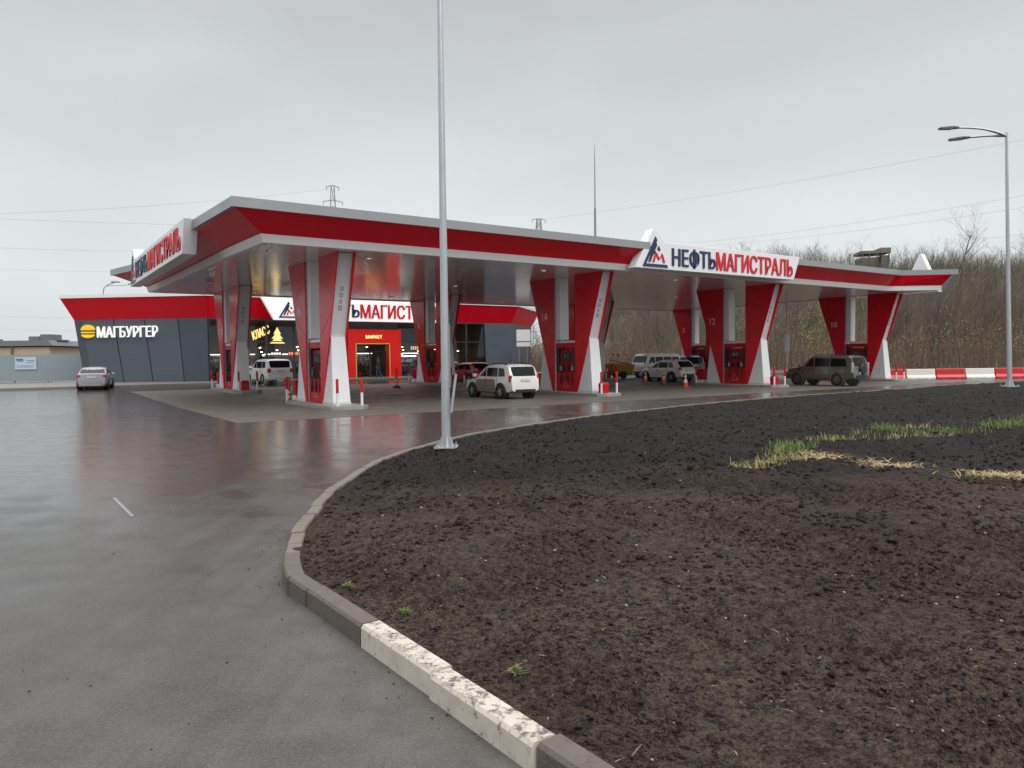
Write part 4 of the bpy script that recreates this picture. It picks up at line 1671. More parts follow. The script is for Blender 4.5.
# neon signs inside the shop window
t = thing('neon_sign', 'slanted glowing yellow lettering hanging inside the shop window above the white car', 'neon sign', fpoint(3.62, .9, ZS + 3.2), 0)
o = MB()
ang = R(24)
add_text(o, 'КЛАСС', .72, (0, 0, 0), (fd.x * math.cos(ang), fd.y * math.cos(ang), math.sin(ang)), (-fd.x * math.sin(ang) * .5, -fd.y * math.sin(ang) * .5, 1), width=1.45, extrude=.06, bold=.03)
o.build('lettering', NEON, t)
o = MB()
for q in (.4, 1.2):
    o.tube([(fd.x * q, fd.y * q, .75 + q * .4), (fd.x * q, fd.y * q, FB - .12 - ZS - 3.25)], .01, 5)
o.build('cord', DARK, t)
t = thing('neon_sign', 'glowing yellow triangle shaped like a fir tree inside the shop window', 'neon sign', fpoint(5.55, .9, ZS + 2.95), 0)
o = MB()
for (w, z0, z1) in ((.62, 0, .62), (.46, .40, .98), (.30, .78, 1.34)):
    o.raw([fpoint(5.55 - w, .9, ZS + 2.95 + z0), fpoint(5.55 + w, .9, ZS + 2.95 + z0), fpoint(5.55, .9, ZS + 2.95 + z1), fpoint(5.55 - w, .96, ZS + 2.95 + z0), fpoint(5.55 + w, .96, ZS + 2.95 + z0), fpoint(5.55, .96, ZS + 2.95 + z1)],
          [(0, 1, 2), (5, 4, 3), (0, 3, 4, 1), (1, 4, 5, 2), (2, 5, 3, 0)])
ob = o.build('lit_panel', NEON, t)
ob.matrix_parent_inverse = Matrix.Translation(-Vector(t.location))
o = MB()
o.tube([fpoint(5.55, .93, ZS + 4.29), fpoint(5.55, .93, FB - .12)], .01, 5)
ob = o.build('cord', DARK, t)
ob.matrix_parent_inverse = Matrix.Translation(-Vector(t.location))


def lit_box(x0, x1, y, z0, z1, m, lab):
    t = thing('lit_counter_sign', lab, 'lit sign', fpoint((x0 + x1) / 2, y, z0), 0, 'lit signs in the shop')
    o = MB()
    for k in range(int((x1 - x0) / .22)):
        fbox(o, x0 + k * .22, x0 + k * .22 + .15, y - .03, y - .005, z0 + .08, z1 - .08, 1)
    fbox(o, x0 - .05, x1 + .05, y, y + .1, z0, z1, 0)
    for xx in (x0 + .2, x1 - .2):
        fbox(o, xx - .01, xx + .01, y + .03, y + .05, z1, FB - .13, 0)
    ob = o.build('sign_panel', [DARK, m], t)
    ob.matrix_parent_inverse = Matrix.Translation(-Vector(t.location))


lit_box(2.0, 3.6, 3.6, ZS + 1.95, ZS + 2.35, NEONR, 'small red glowing counter sign under the slanted yellow lettering')
lit_box(7.3, 8.6, 3.6, ZS + 1.95, ZS + 2.35, NEONR, 'small red glowing counter sign close to the red portal')
lit_box(5.8, 6.7, 3.6, ZS + 2.0, ZS + 2.3, NEONW, 'small white glowing sign between the two red counter signs')
lit_box(19.0, 21.8, 3.6, ZS + 2.35, ZS + 2.85, mat('dim_neon', (1, .8, .5), .4, emit=(1, .72, .4), estr=.9), 'dim warm lettering on the wall behind the far windows')

# fascia sign of the shop
sx0, sx1 = 4.1, 21.2
Fm = miter(lineT, -.12)
Ff = Vector(Fm[2])
fm_d = (Vector(Fm[3]) - Ff).normalized()
t = thing('shop_sign', 'long white sign with blue and red letters on the red fascia above the shop entrance', 'sign', (Ff.x, Ff.y, 0), math.atan2(fm_d.y, fm_d.x))
o = MB()
z0, z1 = 5.25, 6.98
o.prism([(sx0 + .95, z0), (sx1 - .9, z0), (sx1, z1), (sx0 + 2.2, z1), (sx0 + 1.5, z1 + .55), (sx0 + .0, z1)], 'y', -.25, .1)
o.build('sign_board', mat('lit_sign_white', (.88, .88, .88), .4, emit=(1, 1, 1), estr=.3), t)
o = MB()
emblem(o, (sx0 + 1.3, -.25, z0 + .18), (1, 0, 0), (0, 0, 1), 1.6, 1.3, .05, 0, 1)
o.build('emblem', [NAVY, LRED], t)
tx0, tx1 = sx0 + 4.15, sx0 + 4.15 + 12.1
k = tx1 - tx0
for (wd, m_, a0, a1) in (('НЕФТЬ', NAVY, 0, .325), ('МАГИСТРАЛЬ', LRED, .337, 1.0)):
    o = MB()
    add_text(o, wd, 1.2, (tx0 + k * a0, -.253, z0 + .26), (1, 0, 0), (0, 0, 1), width=k * (a1 - a0), extrude=.06, bold=.035)
    o.build('lettering', m_, t)

# burger sign on the clad wall
wd_ = (Vector(B) - Vector(A)).normalized()
wn_ = Vector((wd_.y, -wd_.x))
t = thing('burger_sign', 'white raised letters beside a round yellow burger emblem on the grey wall', 'sign', (A[0] + wd_.x * .85 + wn_.x * .05, A[1] + wd_.y * .85 + wn_.y * .05, 3.95), math.atan2(wd_.y, wd_.x))
o = MB()
add_text(o, 'МАГБУРГЕР', .86, (1.15, -.06, .02), (1, 0, 0), (0, 0, 1), width=4.95, extrude=.10, bold=.022)
o.build('lettering', LWHITE, t)
o = MB()


def halfdome(cx, cz, w, h, up, n=16):
    pts = []
    for i in range(n + 1):
        a_ = math.pi * i / n
        pts.append((cx - w * math.cos(a_), cz + (h * math.sin(a_) if up else -h * math.sin(a_))))
    return pts


o.prism(halfdome(.36, .62, .58, .42, True), 'y', -.14, 0)
o.prism([(-.20, .38), (.92, .38), (.92, .47), (-.20, .47)], 'y', -.14, 0)
o.prism(halfdome(.36, .26, .55, .26, False), 'y', -.14, 0)
o.build('burger_emblem', YEL, t, bevel=.02)
o = MB()
o.prism([(-.16, .50), (.94, .50), (.94, .57), (.40, .60), (-.16, .57)], 'y', -.125, 0)
o.prism([(-.14, .285), (.88, .285), (.88, .345), (-.14, .345)], 'y', -.125, 0)
o.build('filling', mat('burger_filling', (.42, .26, .02), .5), t)

# lamps on the shop roof
t = thing('roof_lamp', 'twin arm floodlight on a curved post on the burger wall roof', 'lamp', (-33.2, 60.5, FR + .18), 0)
o = MB()
o.tube([(0, 0, 0), (0, 0, .55), (.1, -.02, .9), (.45, -.1, 1.12), (1.0, -.2, 1.28)], .035, 8)
o.build('post', STEEL, t, smooth=60)
for (x, y, z) in ((1.15, -.25, 1.33), (2.1, .6, 1.22)):
    o = MB()
    o.box(x - .32, x + .32, y - .12, y + .12, z - .05, z + .06, 0)
    if x > 2:
        o.tube([(.3, -.05, 1.05), (1.4, .3, 1.1), (x, y, z)], .03, 6)
    o.build('lamp_head', STEEL, t, bevel=.02)

# white notice board on the end of the shop and road sign
t = thing('menu_board', 'white two panel menu board at the end wall of the shop', 'board', (1.05, 70.6, gz(1.05, 70.6)), R(10))
o = MB()
for x in (-.35, .45):
    o.tube([(x, 0, -.05), (x, 0, 4.35)], .05, 8)
o.build('post', STEEL, t)
for (z0, z1) in ((2.75, 3.15), (3.25, 4.35)):
    o = MB()
    o.box(-.6, .75, -.1, -.052, z0, z1)
    o.build('panel', WPAINT, t, bevel=.02)
x_, y_ = P(0.9, 23.8)
t = thing('road_sign', 'round grey back of a road sign on a post beside the white car', 'road sign', (-17.8 - 1.35, 53.0, gz(-19.1, 53)), RZ)
o = MB()
o.tube([(0, 0, 0), (0, 0, 2.6)], .035, 8)
o.build('post', GALV, t)
o = MB()
o.lathe([(.01, -.05), (.42, -.05), (.43, -.07), (.01, -.07)], 24, (0, 0, 2.25), 'y')
o.build('disc', mat('sign_back', (.28, .29, .31), .5, .3), t)

# ---------------------------------------------------------------- vehicles
def car(name, label, S, x, y, head, group='vehicles at the station', z=None, cat='car'):
    t = thing(name, label, cat, (x, y, (gz(x, y) + .005) if z is None else z), head, group)
    L_, W_, belt, clr = S['L'], S['W'], S['belt'], S['clear']
    prof = S['prof']
    px = np.array([p[0] for p in prof])
    pz = np.array([p[1] for p in prof])

    def zt(xx):
        return float(np.interp(xx, px, pz))

    def hw(xx):
        return W_ / 2 * (1 - S.get('taper', .11) * min(1, abs(2 * xx / L_)) ** 6)
    tum = S.get('tumble', .22)

    def dims(xx):
        h, z_ = hw(xx), zt(xx)
        s_ = min(belt, z_ - .10)
        tw = h * .955 - tum * max(0, z_ - s_ - .1)
        return h, z_, s_, tw
    xs = sorted(set([round(float(v), 3) for v in px] + [round(float(v), 3) for v in np.linspace(-L_ / 2, L_ / 2, 30)]))
    rings = []
    for xx in xs:
        h, z_, s_, tw = dims(xx)
        zb = clr + .10 * (abs(2 * xx / L_) ** 8)
        mid = zb + (s_ - zb) * .5
        half = [(h * .80, zb), (h * .955, zb + .06), (h * .985, zb + (mid - zb) * .5), (h, mid), (h * .99, s_ - (s_ - mid) * .3), (h * .955, s_), (tw + .04, z_ - .085), (tw, z_ - .04), (tw - .09, z_ - .008), (tw * .45, z_ + .012)]
        ring = [(xx, a_, b_) for a_, b_ in half] + [(xx, 0, z_ + .016)] + [(xx, -a_, b_) for a_, b_ in half[::-1]]
        rings.append(ring)
    mb = MB()
    mb.loft(rings, 0)
    if S.get('mud'):
        # dried mud along the lower flanks: faces below a height take the muddy paint
        for i, f in enumerate(mb.f):
            zc = sum(mb.v[j][2] for j in f) / len(f)
            xc = sum(mb.v[j][0] for j in f) / len(f)
            if zc < S['mud'] and -.80 < xc < .98:
                mb.m[i] = 1
    paint = S['paint']
    mb.build('body', [paint, S.get('mudm', paint)], t, smooth=32)

    def yside(xx, zz):
        h, z_, s_, tw = dims(xx)
        if zz <= s_:
            return h * .99
        k = (zz - s_) / max(1e-3, z_ - .085 - s_)
        return h * .955 + (tw + .04 - h * .955) * min(1.0, k)
    for poly in S['side']:
        for sg in (1, -1):
            o = MB()
            c = (sum(p[0] for p in poly) / len(poly), sum(p[1] for p in poly) / len(poly))
            pts = []
            for i in range(len(poly)):
                a_, b_ = poly[i], poly[(i + 1) % len(poly)]
                for q in range(3):
                    pts.append((a_[0] + (b_[0] - a_[0]) * q / 3, a_[1] + (b_[1] - a_[1]) * q / 3))
            out = [(p[0], sg * (yside(*p) + .014), p[1]) for p in pts]
            inn_ = [(p[0], sg * (yside(*p) - .03), p[1]) for p in pts]
            o.loft([inn_, out])
            o.build('side_window', CARGLASS, t)

    def endglass(pa, pb, fracw, nm, sgn):
        """glass between two profile points at the rear (sgn -1) or front (+1)"""
        o = MB()
        rows = []
        d_ = Vector((pb[0] - pa[0], 0, pb[1] - pa[1])).normalized()
        nn = Vector((-d_.z, 0, d_.x))
        if nn.x * sgn < 0:
            nn = -nn
        for q in range(5):
            f = q / 4
            xx, zz = pa[0] + (pb[0] - pa[0]) * f, pa[1] + (pb[1] - pa[1]) * f
            tw = dims(xx)[3] * fracw
            row = []
            for e in (-1, -.85, -.4, .4, .85, 1):
                row.append((xx + nn.x * .022 - sgn * .03 * abs(e) ** 3, e * tw, zz + nn.z * .022 - .01 * abs(e) ** 3))
            rows.append(row)
        for i in range(4):
            for j in range(5):
                o.face([rows[i][j], rows[i][j + 1], rows[i + 1][j + 1], rows[i + 1][j]])
        o.build(nm, CARGLASS, t, smooth=60)
    endglass(*S['rear'], .90, 'rear_window', -1)
    endglass(*S['front'], .92, 'windscreen', 1)
    r = S['wr']
    for wx in (S['xr'], S['xf']):
        for sg in (1, -1):
            yy = sg * (W_ / 2 - .10)
            o = MB()
            yo = sg * (hw(wx) + .004)
            o.lathe([(r + .075, yo - sg * .25), (r + .075, yo + sg * .006), (r + .02, yo + sg * .008), (.02, yo + sg * .002)], 28, (wx, 0, r + .01), 'y')
            o.build('wheel_arch', S.get('arch', DARK), t)
            o = MB()
            w_ = .11
            o.lathe([(r * .62, -w_), (r * .9, -w_), (r, -w_ * .75), (r, w_ * .75), (r * .93, w_), (r * .64, w_), (r * .62, w_ * .8)], 26, (0, 0, 0), 'y', caps=False)
            wh = o.build('wheel', BLACK, t, smooth=50, loc=(wx, yo + sg * (-.06), r))
            o = MB()
            o.lathe([(r * .63, .0), (r * .63, sg * .09), (r * .55, sg * .085), (r * .53, sg * .03), (.02, sg * .03)], 22, (0, 0, 0), 'y', caps=False, mi=0)
            for k in range(S.get('spokes', 5)):
                a_ = 2 * math.pi * k / S.get('spokes', 5)
                M = Matrix.Rotation(a_, 4, 'Y')
                o.box(.04, r * .57, min(sg * .04, sg * .095), max(sg * .04, sg * .095), -r * .085, r * .085, 1, M)
            o.lathe([(.07, sg * .03), (.07, sg * .10), (.01, sg * .105)], 12, (0, 0, 0), 'y', caps=False, mi=1)
            o.build('rim', [mat('rim_dark', (.06, .06, .065), .5, .3), S.get('rim', mat('alloy_rim', (.42, .43, .44), .35, .7))], wh, smooth=40)
    # lower bumpers
    for sg, nm in ((-1, 'rear_bumper'), (1, 'front_bumper')):
        xe_ = sg * L_ / 2
        o = MB()
        ring = []
        for e in np.linspace(-1, 1, 13):
            h = hw(xe_) * e * 1.01
            xo = xe_ - sg * .16 * abs(e) ** 5 + sg * .045
            ring.append((xo, h))
        zz0, zz1 = S.get('bump', (clr + .06, .58))
        o.loft([[(a_ - sg * .2, b_, zz0) for a_, b_ in ring], [(a_, b_, zz0 + .02) for a_, b_ in ring], [(a_, b_, zz1 - .03) for a_, b_ in ring], [(a_ - sg * .2, b_, zz1) for a_, b_ in ring]], caps=False, closed=False)
        o.build(nm, S.get('bumper', DARK), t, smooth=40)
    for (cx_, cy_, cz_, sx_, sy_, sz_, nm, m_) in S['lamps']:
        for sg in (1, -1):
            o = MB()
            o.box(cx_ - sx_ / 2, cx_ + sx_ / 2, sg * cy_ - sy_ / 2, sg * cy_ + sy_ / 2, cz_ - sz_ / 2, cz_ + sz_ / 2)
            o.build(nm, m_, t, bevel=min(sx_, sy_, sz_) * .25)
    o = MB()
    zp = S['plate']
    xp = px[0] + float(np.interp(zp, pz[:4], px[:4])) - px[0] - .03
    o.box(xp - .02, xp + .01, -.26, .26, zp - .06, zp + .06)
    o.build('licence_plate', mat('number_plate', (.62, .62, .60), .4), t)
    for sg in (1, -1):
        o = MB()
        xm = S['mirror']
        ym = sg * (hw(xm) + .08)
        o.box(xm - .06, xm + .10, ym - .10, ym + .10, belt - .02, belt + .15)
        o.build('mirror', S.get('mirm', paint), t, bevel=.03)
        for hx in S['handles']:
            o = MB()
            yh = sg * (hw(hx) * .99 + .012)
            o.box(hx - .1, hx + .1, yh - .015, yh + .015, belt - .14, belt - .105)
            o.build('door_handle', S.get('handm', paint), t, bevel=.008)
        o = MB()
        for sx_ in S['seams']:
            yh = sg * (hw(sx_) + .003)
            o.box(sx_ - .006, sx_ + .006, yh - .01, yh + .002, clr + .22, belt - .05)
        o.build('door_seam', DARK, t)
        if S.get('rails'):
            o = MB()
            xa, xb = S['rails']
            pts = [(xx, sg * (dims(xx)[3] - .08), zt(xx) + (.055 if 0 < q < 4 else -.005)) for q, xx in enumerate(np.linspace(xa, xb, 5))]
            o.tube(pts, .022, 6)
            o.build('roof_rail', S.get('railm', DARK), t)
    return t


TAIL = mat('tail_lamp', (.42, .015, .015), .2, coat=.6)
HEAD = mat('head_lamp', (.62, .64, .66), .12, coat=.6)
TAILLIT = mat('tail_lamp_lit', (.5, .03, .02), .25, emit=(1, .05, .03), estr=.12)


def paintm(nm, c, metal=0.0, dirt=0.15, dc=(.25, .22, .18)):
    return mat(nm, c, .28, metal, var=.04, scale=1.5, coat=.7, dirt=dc, dirt_amt=dirt)


def suvprof(L, H, hood, belt, rear=.05, ws0=.55, ws1=1.25, slope=.20, nose=.10):
    """profile of a two-box car; ws0/ws1: windscreen base and top behind the nose"""
    h = L / 2
    return [(-h, .72), (-h + rear * .6, belt - .05), (-h + rear, belt), (-h + rear + slope, H - .10), (-h + rear + slope + .16, H - .02), (-h + 1.1, H), (h - ws1 - .75, H), (h - ws1 - .25, H - .03),
            (h - ws1, H - .10), (h - ws0, hood + .05), (h - ws0 + .15, hood), (h - .32, hood - .09), (h - nose, hood - .22), (h, .66)]


def std_side(L, H, belt, ws0, ws1, slope, three=True, b1=None):
    h = L / 2
    zt_, zb_ = H - .17, belt + .02
    xr = -h + .30 + slope
    xa = h - ws1 - .12          # top of the windscreen pillar
    xb = h - ws0 - .30
    if three:
        m1, m2 = b1 if b1 else (-.95, .18)
        return [[(xr, zb_ + .02), (m1 - .05, zb_), (m1 - .05, zt_), (xr + .12, zt_ - .04)],
                [(m1 + .04, zb_), (m2 - .05, zb_), (m2 - .05, zt_), (m1 + .04, zt_)],
                [(m2 + .04, zb_), (xb, zb_), (xa, zt_), (m2 + .04, zt_)]]
    m2 = .1
    return [[(xr, zb_), (m2 - .05, zb_), (m2 - .05, zt_), (xr + .2, zt_ - .02)], [(m2 + .04, zb_), (xb, zb_), (xa, zt_), (m2 + .04, zt_)]]


HV = math.atan2(V[1], V[0])          # heading away from the camera through the lanes

# 1 mud-splashed white SUV
L, H, belt, ws0, ws1, sl = 4.31, 1.69, 1.08, 1.25, 1.95, .24
pr = suvprof(L, H, 1.02, belt, .07, ws0, ws1, sl)
white_d = paintm('muddy_white_paint', (.74, .73, .70), 0, .10)
spec = dict(L=L, W=1.82, belt=belt, clear=.27, prof=pr, taper=.13, paint=white_d, mud=.86, mudm=mat('dried_mud', (.25, .215, .165), .75, var=.25, scale=3, dirt=(.45, .42, .36), dirt_amt=.12),
            side=std_side(L, H, belt, ws0, ws1, sl, True, (-1.02, .02)), rear=((pr[2][0] + .012, belt + .03), (pr[3][0] - .02, H - .13)), front=((pr[9][0] - .02, pr[9][1] + .05), (pr[8][0] + .03, pr[8][1] - .02)),
            wr=.36, xr=-1.28, xf=1.33, lamps=[(-L / 2 + .13, .80, 1.0, .16, .15, .32, 'tail_lamp', TAIL), (L / 2 - .20, .70, .82, .22, .3, .16, 'headlamp', HEAD)], plate=.92, mirror=.95, handles=(-.75, .3),
            seams=(-.98, .03, 1.0), rails=(-1.6, .9), bump=(.31, .50), railm=DARK)
car('muddy_car', 'white SUV with mud covered doors driving past support 14', spec, *(-.55, 37.6), HV)

# 2 white luxury SUV by the shop
L, H, belt, ws0, ws1, sl = 4.78, 1.83, 1.18, 1.35, 2.05, .22
pr = suvprof(L, H, 1.13, belt, .06, ws0, ws1, sl)
white_c = paintm('clean_white_paint', (.80, .80, .80), 0, .03)
spec = dict(L=L, W=1.96, belt=belt, clear=.30, prof=pr, taper=.09, paint=white_c, side=std_side(L, H, belt, ws0, ws1, sl, True, (-1.15, .0)),
            rear=((pr[2][0] + .012, belt + .03), (pr[3][0] - .02, H - .13)), front=((pr[9][0] - .02, pr[9][1] + .05), (pr[8][0] + .03, pr[8][1] - .02)), wr=.40, xr=-1.42, xf=1.46, arch=white_c,
            lamps=[(-L / 2 + .09, .80, 1.0, .16, .26, .32, 'tail_lamp', TAIL), (L / 2 - .2, .72, .9, .22, .32, .18, 'headlamp', HEAD)], plate=1.0, mirror=1.0, handles=(-.8, .3), seams=(-1.1, .0, 1.15), bump=(.34, .62), bumper=white_c)
car('clean_car', 'clean white SUV parked facing the shop windows', spec, -18.0, 54.9, HV + R(3))

# 3 silver-white sedan by the burger wall
L, H, belt = 4.35, 1.44, .90
h = L / 2
pr = [(-h, .70), (-h + .05, .98), (-h + .12, 1.04), (-h + .52, 1.06), (-h + 1.15, H - .09), (-h + 1.45, H - .01), (-h + 1.9, H), (h - 2.15, H - .01), (h - 1.9, H - .09), (h - 1.15, .98), (h - .95, .93), (h - .3, .82), (h - .08, .68), (h, .60)]
sil = paintm('pale_silver_paint', (.33, .33, .335), .3, .1)
spec = dict(L=L, W=1.74, belt=belt, clear=.2, prof=pr, taper=.13, tumble=.40, paint=sil, side=[[(-h + 1.05, .97), (-.22, .95), (-.22, H - .15), (-h + 1.42, H - .16)], [(-.13, .95), (h - 1.4, .96), (h - 1.98, H - .16), (-.13, H - .15)]],
            rear=((pr[3][0] + .04, 1.09), (pr[4][0] - .03, H - .12)), front=((pr[9][0] - .02, 1.02), (pr[8][0] + .03, H - .12)), wr=.315, xr=-1.3, xf=1.32,
            lamps=[(-h + .09, .72, .86, .14, .22, .22, 'tail_lamp', TAIL), (h - .17, .62, .68, .22, .3, .14, 'headlamp', HEAD)], plate=.80, mirror=.85, handles=(-.6, .4), seams=(-.9, -.17, .85), bump=(.22, .58), bumper=sil, arch=DARK)
car('silver_sedan', 'pale silver sedan parked nose to the grey burger wall', spec, -27.5, 48.9, R(113))

# 4 khaki off-roader
L, H, belt, ws0, ws1, sl = 4.86, 1.86, 1.16, 1.30, 1.85, .16
pr = suvprof(L, H, 1.16, belt, .06, ws0, ws1, sl)
kh = paintm('khaki_metallic', (.105, .105, .078), .35, .12, (.10, .09, .07))
spec = dict(L=L, W=1.88, belt=belt, clear=.33, prof=pr, taper=.10, paint=kh, side=std_side(L, H, belt, ws0, ws1, sl, True, (-.85, .25)),
            rear=((pr[2][0] + .012, belt + .03), (pr[3][0] - .02, H - .13)), front=((pr[9][0] - .02, pr[9][1] + .05), (pr[8][0] + .03, pr[8][1] - .02)), wr=.40, xr=-1.38, xf=1.40,
            lamps=[(-L / 2 + .11, .84, 1.1, .14, .12, .62, 'tail_lamp', mat('smoked_lamp', (.45, .40, .38), .2)), (L / 2 - .2, .72, .9, .22, .34, .2, 'headlamp', HEAD)], plate=.78, mirror=1.15, handles=(-.55, .5),
            seams=(-.85, .25, 1.25), rails=(-1.9, .5), bump=(.38, .66), rim=mat('dark_rim', (.10, .10, .10), .4, .4), arch=kh)
pj = car('offroad_car', 'khaki off-road car with spare wheel cover on its back door', spec, 20.1, 47.4, HV, z=.05)
o = MB()
o.lathe([(.02, -.17), (.30, -.17), (.34, -.12), (.34, -.03), (.3, .06)], 22, (-L / 2 + .05, -.1, 1.0), 'x')
o.build('spare_wheel', DARK, pj, smooth=40)

# 5 pale beige crossover behind
L, H, belt, ws0, ws1, sl = 4.38, 1.63, 1.02, 1.15, 1.95, .42
pr = suvprof(L, H, .98, belt, .08, ws0, ws1, sl)
be = paintm('pale_beige_paint', (.78, .76, .69), 0, .08)
spec = dict(L=L, W=1.83, belt=belt, clear=.25, prof=pr, taper=.13, paint=be, side=std_side(L, H, belt, ws0, ws1, sl, True, (-.95, .1)),
            rear=((pr[2][0] + .012, belt + .05), (pr[3][0] - .02, H - .13)), front=((pr[9][0] - .02, pr[9][1] + .05), (pr[8][0] + .03, pr[8][1] - .02)), wr=.35, xr=-1.3, xf=1.35,
            lamps=[(-L / 2 + .10, .78, .96, .16, .24, .22, 'tail_lamp', TAIL), (L / 2 - .2, .68, .78, .26, .3, .16, 'headlamp', HEAD)], plate=.85, mirror=.95, handles=(-.7, .35), seams=(-.95, .1, 1.05), bump=(.28, .6), rails=(-1.4, .5))
car('crossover_car', 'pale beige crossover parked in front of the white van', spec, 11.9, 56.8, HV)

# 6 white van with round lamps
L, H, belt = 4.35, 2.05, 1.22
h = L / 2
pr = [(-h, .8), (-h + .03, 1.2), (-h + .08, H - .25), (-h + .2, H - .04), (-h + .6, H), (h - 1.0, H), (h - .62, H - .02), (h - .48, H - .12), (h - .16, 1.25), (h - .08, 1.10), (h - .02, .9), (h, .7)]
spec = dict(L=L, W=1.94, belt=belt, clear=.36, prof=pr, taper=.08, tumble=.14, paint=paintm('van_white', (.82, .82, .80), 0, .06),
            side=[[(-1.9, 1.27), (-1.1, 1.25), (-1.1, 1.78), (-1.9, 1.76)], [(-1.0, 1.25), (-.1, 1.25), (-.1, 1.78), (-1.0, 1.78)], [(0, 1.25), (.85, 1.25), (.85, 1.78), (0, 1.78)], [(.95, 1.25), (1.62, 1.25), (1.4, 1.78), (.95, 1.78)]],
            rear=((-h + .045, 1.28), (-h + .085, 1.76)), front=((h - .18, 1.31), (h - .44, H - .2)), wr=.37, xr=-1.2, xf=1.15,
            lamps=[(-h + .03, .78, .95, .08, .14, .22, 'tail_lamp', TAIL), (h - .03, .66, .88, .1, .2, .2, 'headlamp', HEAD)], plate=.9, mirror=1.45, handles=(-.2, .9), seams=(-1.05, -.05, .9), bump=(.4, .58))
car('passenger_van', 'white boxy van with slanted nose behind the beige crossover', spec, 12.55, 64.5, R(212), cat='van')

# 7 dark SUV behind the crossover
L, H, belt, ws0, ws1, sl = 4.8, 1.80, 1.12, 1.25, 1.95, .22
pr = suvprof(L, H, 1.08, belt, .07, ws0, ws1, sl)
dk = paintm('dark_blue_grey_paint', (.05, .058, .07), .3, .1)
spec = dict(L=L, W=1.92, belt=belt, clear=.28, prof=pr, taper=.10, paint=dk, side=std_side(L, H, belt, ws0, ws1, sl, True, (-1.0, .1)),
            rear=((pr[2][0] + .012, belt + .03), (pr[3][0] - .02, H - .13)), front=((pr[9][0] - .02, pr[9][1] + .05), (pr[8][0] + .03, pr[8][1] - .02)), wr=.39, xr=-1.4, xf=1.42,
            lamps=[(-L / 2 + .10, .82, 1.0, .16, .2, .3, 'tail_lamp', TAIL), (L / 2 - .2, .7, .88, .24, .3, .18, 'headlamp', HEAD)], plate=.95, mirror=1.0, handles=(-.7, .35), seams=(-1.0, .1, 1.1), rails=(-1.7, .7), railm=STEEL, bump=(.32, .62))
car('dark_car', 'dark blue grey SUV with roof rails behind the beige crossover', spec, 15.9, 68.5, HV - R(20))

# 8, 9 dark hatchback and red hatchback near the shop
for (nm, lab, pnt, x, y, hd) in (('dark_hatchback', 'dark grey hatchback behind the lamp post and the red hatchback', paintm('charcoal_paint', (.04, .043, .05), .3, .08), -5.4, 62.5, HV - R(25)),
                                  ('red_hatchback', 'red hatchback half hidden behind the muddy white SUV', paintm('car_red_paint', (.33, .02, .025), .15, .08), -3.4, 57.0, HV + R(8))):
    L, H, belt, ws0, ws1, sl = 4.0, 1.49, .95, 1.05, 1.85, .36
    pr = suvprof(L, H, .92, belt, .08, ws0, ws1, sl)
    spec = dict(L=L, W=1.72, belt=belt, clear=.2, prof=pr, taper=.13, paint=pnt, side=std_side(L, H, belt, ws0, ws1, sl, False),
                rear=((pr[2][0] + .012, belt + .04), (pr[3][0] - .02, H - .13)), front=((pr[9][0] - .02, pr[9][1] + .05), (pr[8][0] + .03, pr[8][1] - .02)), wr=.31, xr=-1.22, xf=1.25,
                lamps=[(-L / 2 + .10, .72, .92, .16, .2, .26, 'tail_lamp', TAILLIT), (L / 2 - .2, .64, .72, .24, .3, .14, 'headlamp', HEAD)], plate=.78, mirror=.85, handles=(-.6, .35), seams=(-.85, .08, .9), bump=(.24, .58), bumper=pnt)
    car(nm, lab, spec, x, y, hd)

# yellow works trailer with a white sheet
x, y = 9.05, 61.5
t = thing('works_trailer', 'orange yellow works trailer with a white sheet over its tilted top', 'trailer', (x, y, gz(x, y) + .005), R(20))
YM = mat('machine_yellow', (.50, .235, .02), .45, var=.15, dirt=(.2, .11, .04), dirt_amt=.3)
o = MB()
o.loft([[(-.8, -.5, .42), (.8, -.5, .42), (.8, .5, .42), (-.8, .5, .42)], [(-1.05, -.65, 1.15), (1.0, -.65, 1.15), (1.0, .65, 1.15), (-1.05, .65, 1.15)], [(-1.05, -.65, 1.3), (.9, -.65, 1.18), (.9, .65, 1.18), (-1.05, .65, 1.3)]])
o.build('hopper', YM, t, bevel=.02)
o = MB()
o.raw([(-.9, -.68, 1.56), (.75, -.68, 1.20), (.75, .3, 1.24), (-.9, .3, 1.62), (-.9, -.66, 1.50), (.75, -.66, 1.183), (.75, .3, 1.2), (-.9, .3, 1.5)], [(0, 1, 2, 3), (4, 7, 6, 5), (0, 4, 5, 1), (1, 5, 6, 2), (2, 6, 7, 3), (3, 7, 4, 0)])
o.build('sheet', WPAINT, t, bevel=.02)
o = MB()
o.box(-.95, .95, -.4, .4, .32, .418)
o.box(.95, 1.7, -.05, .05, .34, .40)
o.build('frame', DARK, t)
for sg in (-1, 1):
    o = MB()
    o.lathe([(.16, -.09), (.31, -.09), (.33, -.05), (.33, .05), (.31, .09), (.16, .09)], 20, (0, 0, 0), 'y')
    o.build('wheel', BLACK, t, smooth=50, loc=(-.1, sg * .62, .33))
o = MB()
for xx in (-.95, -.1):
    o.box(xx - .03, xx + .03, -.03, .03, 1.3, 1.9)
o.build('beacon_frame', STEEL, t)
o = MB()
for k in range(5):
    o.box(-1.05 + k * .22, -1.05 + k * .22 + .218, -.05, .05, 1.9, 2.08, k % 2)
o.build('warning_board', [WPAINT, REDP], t)

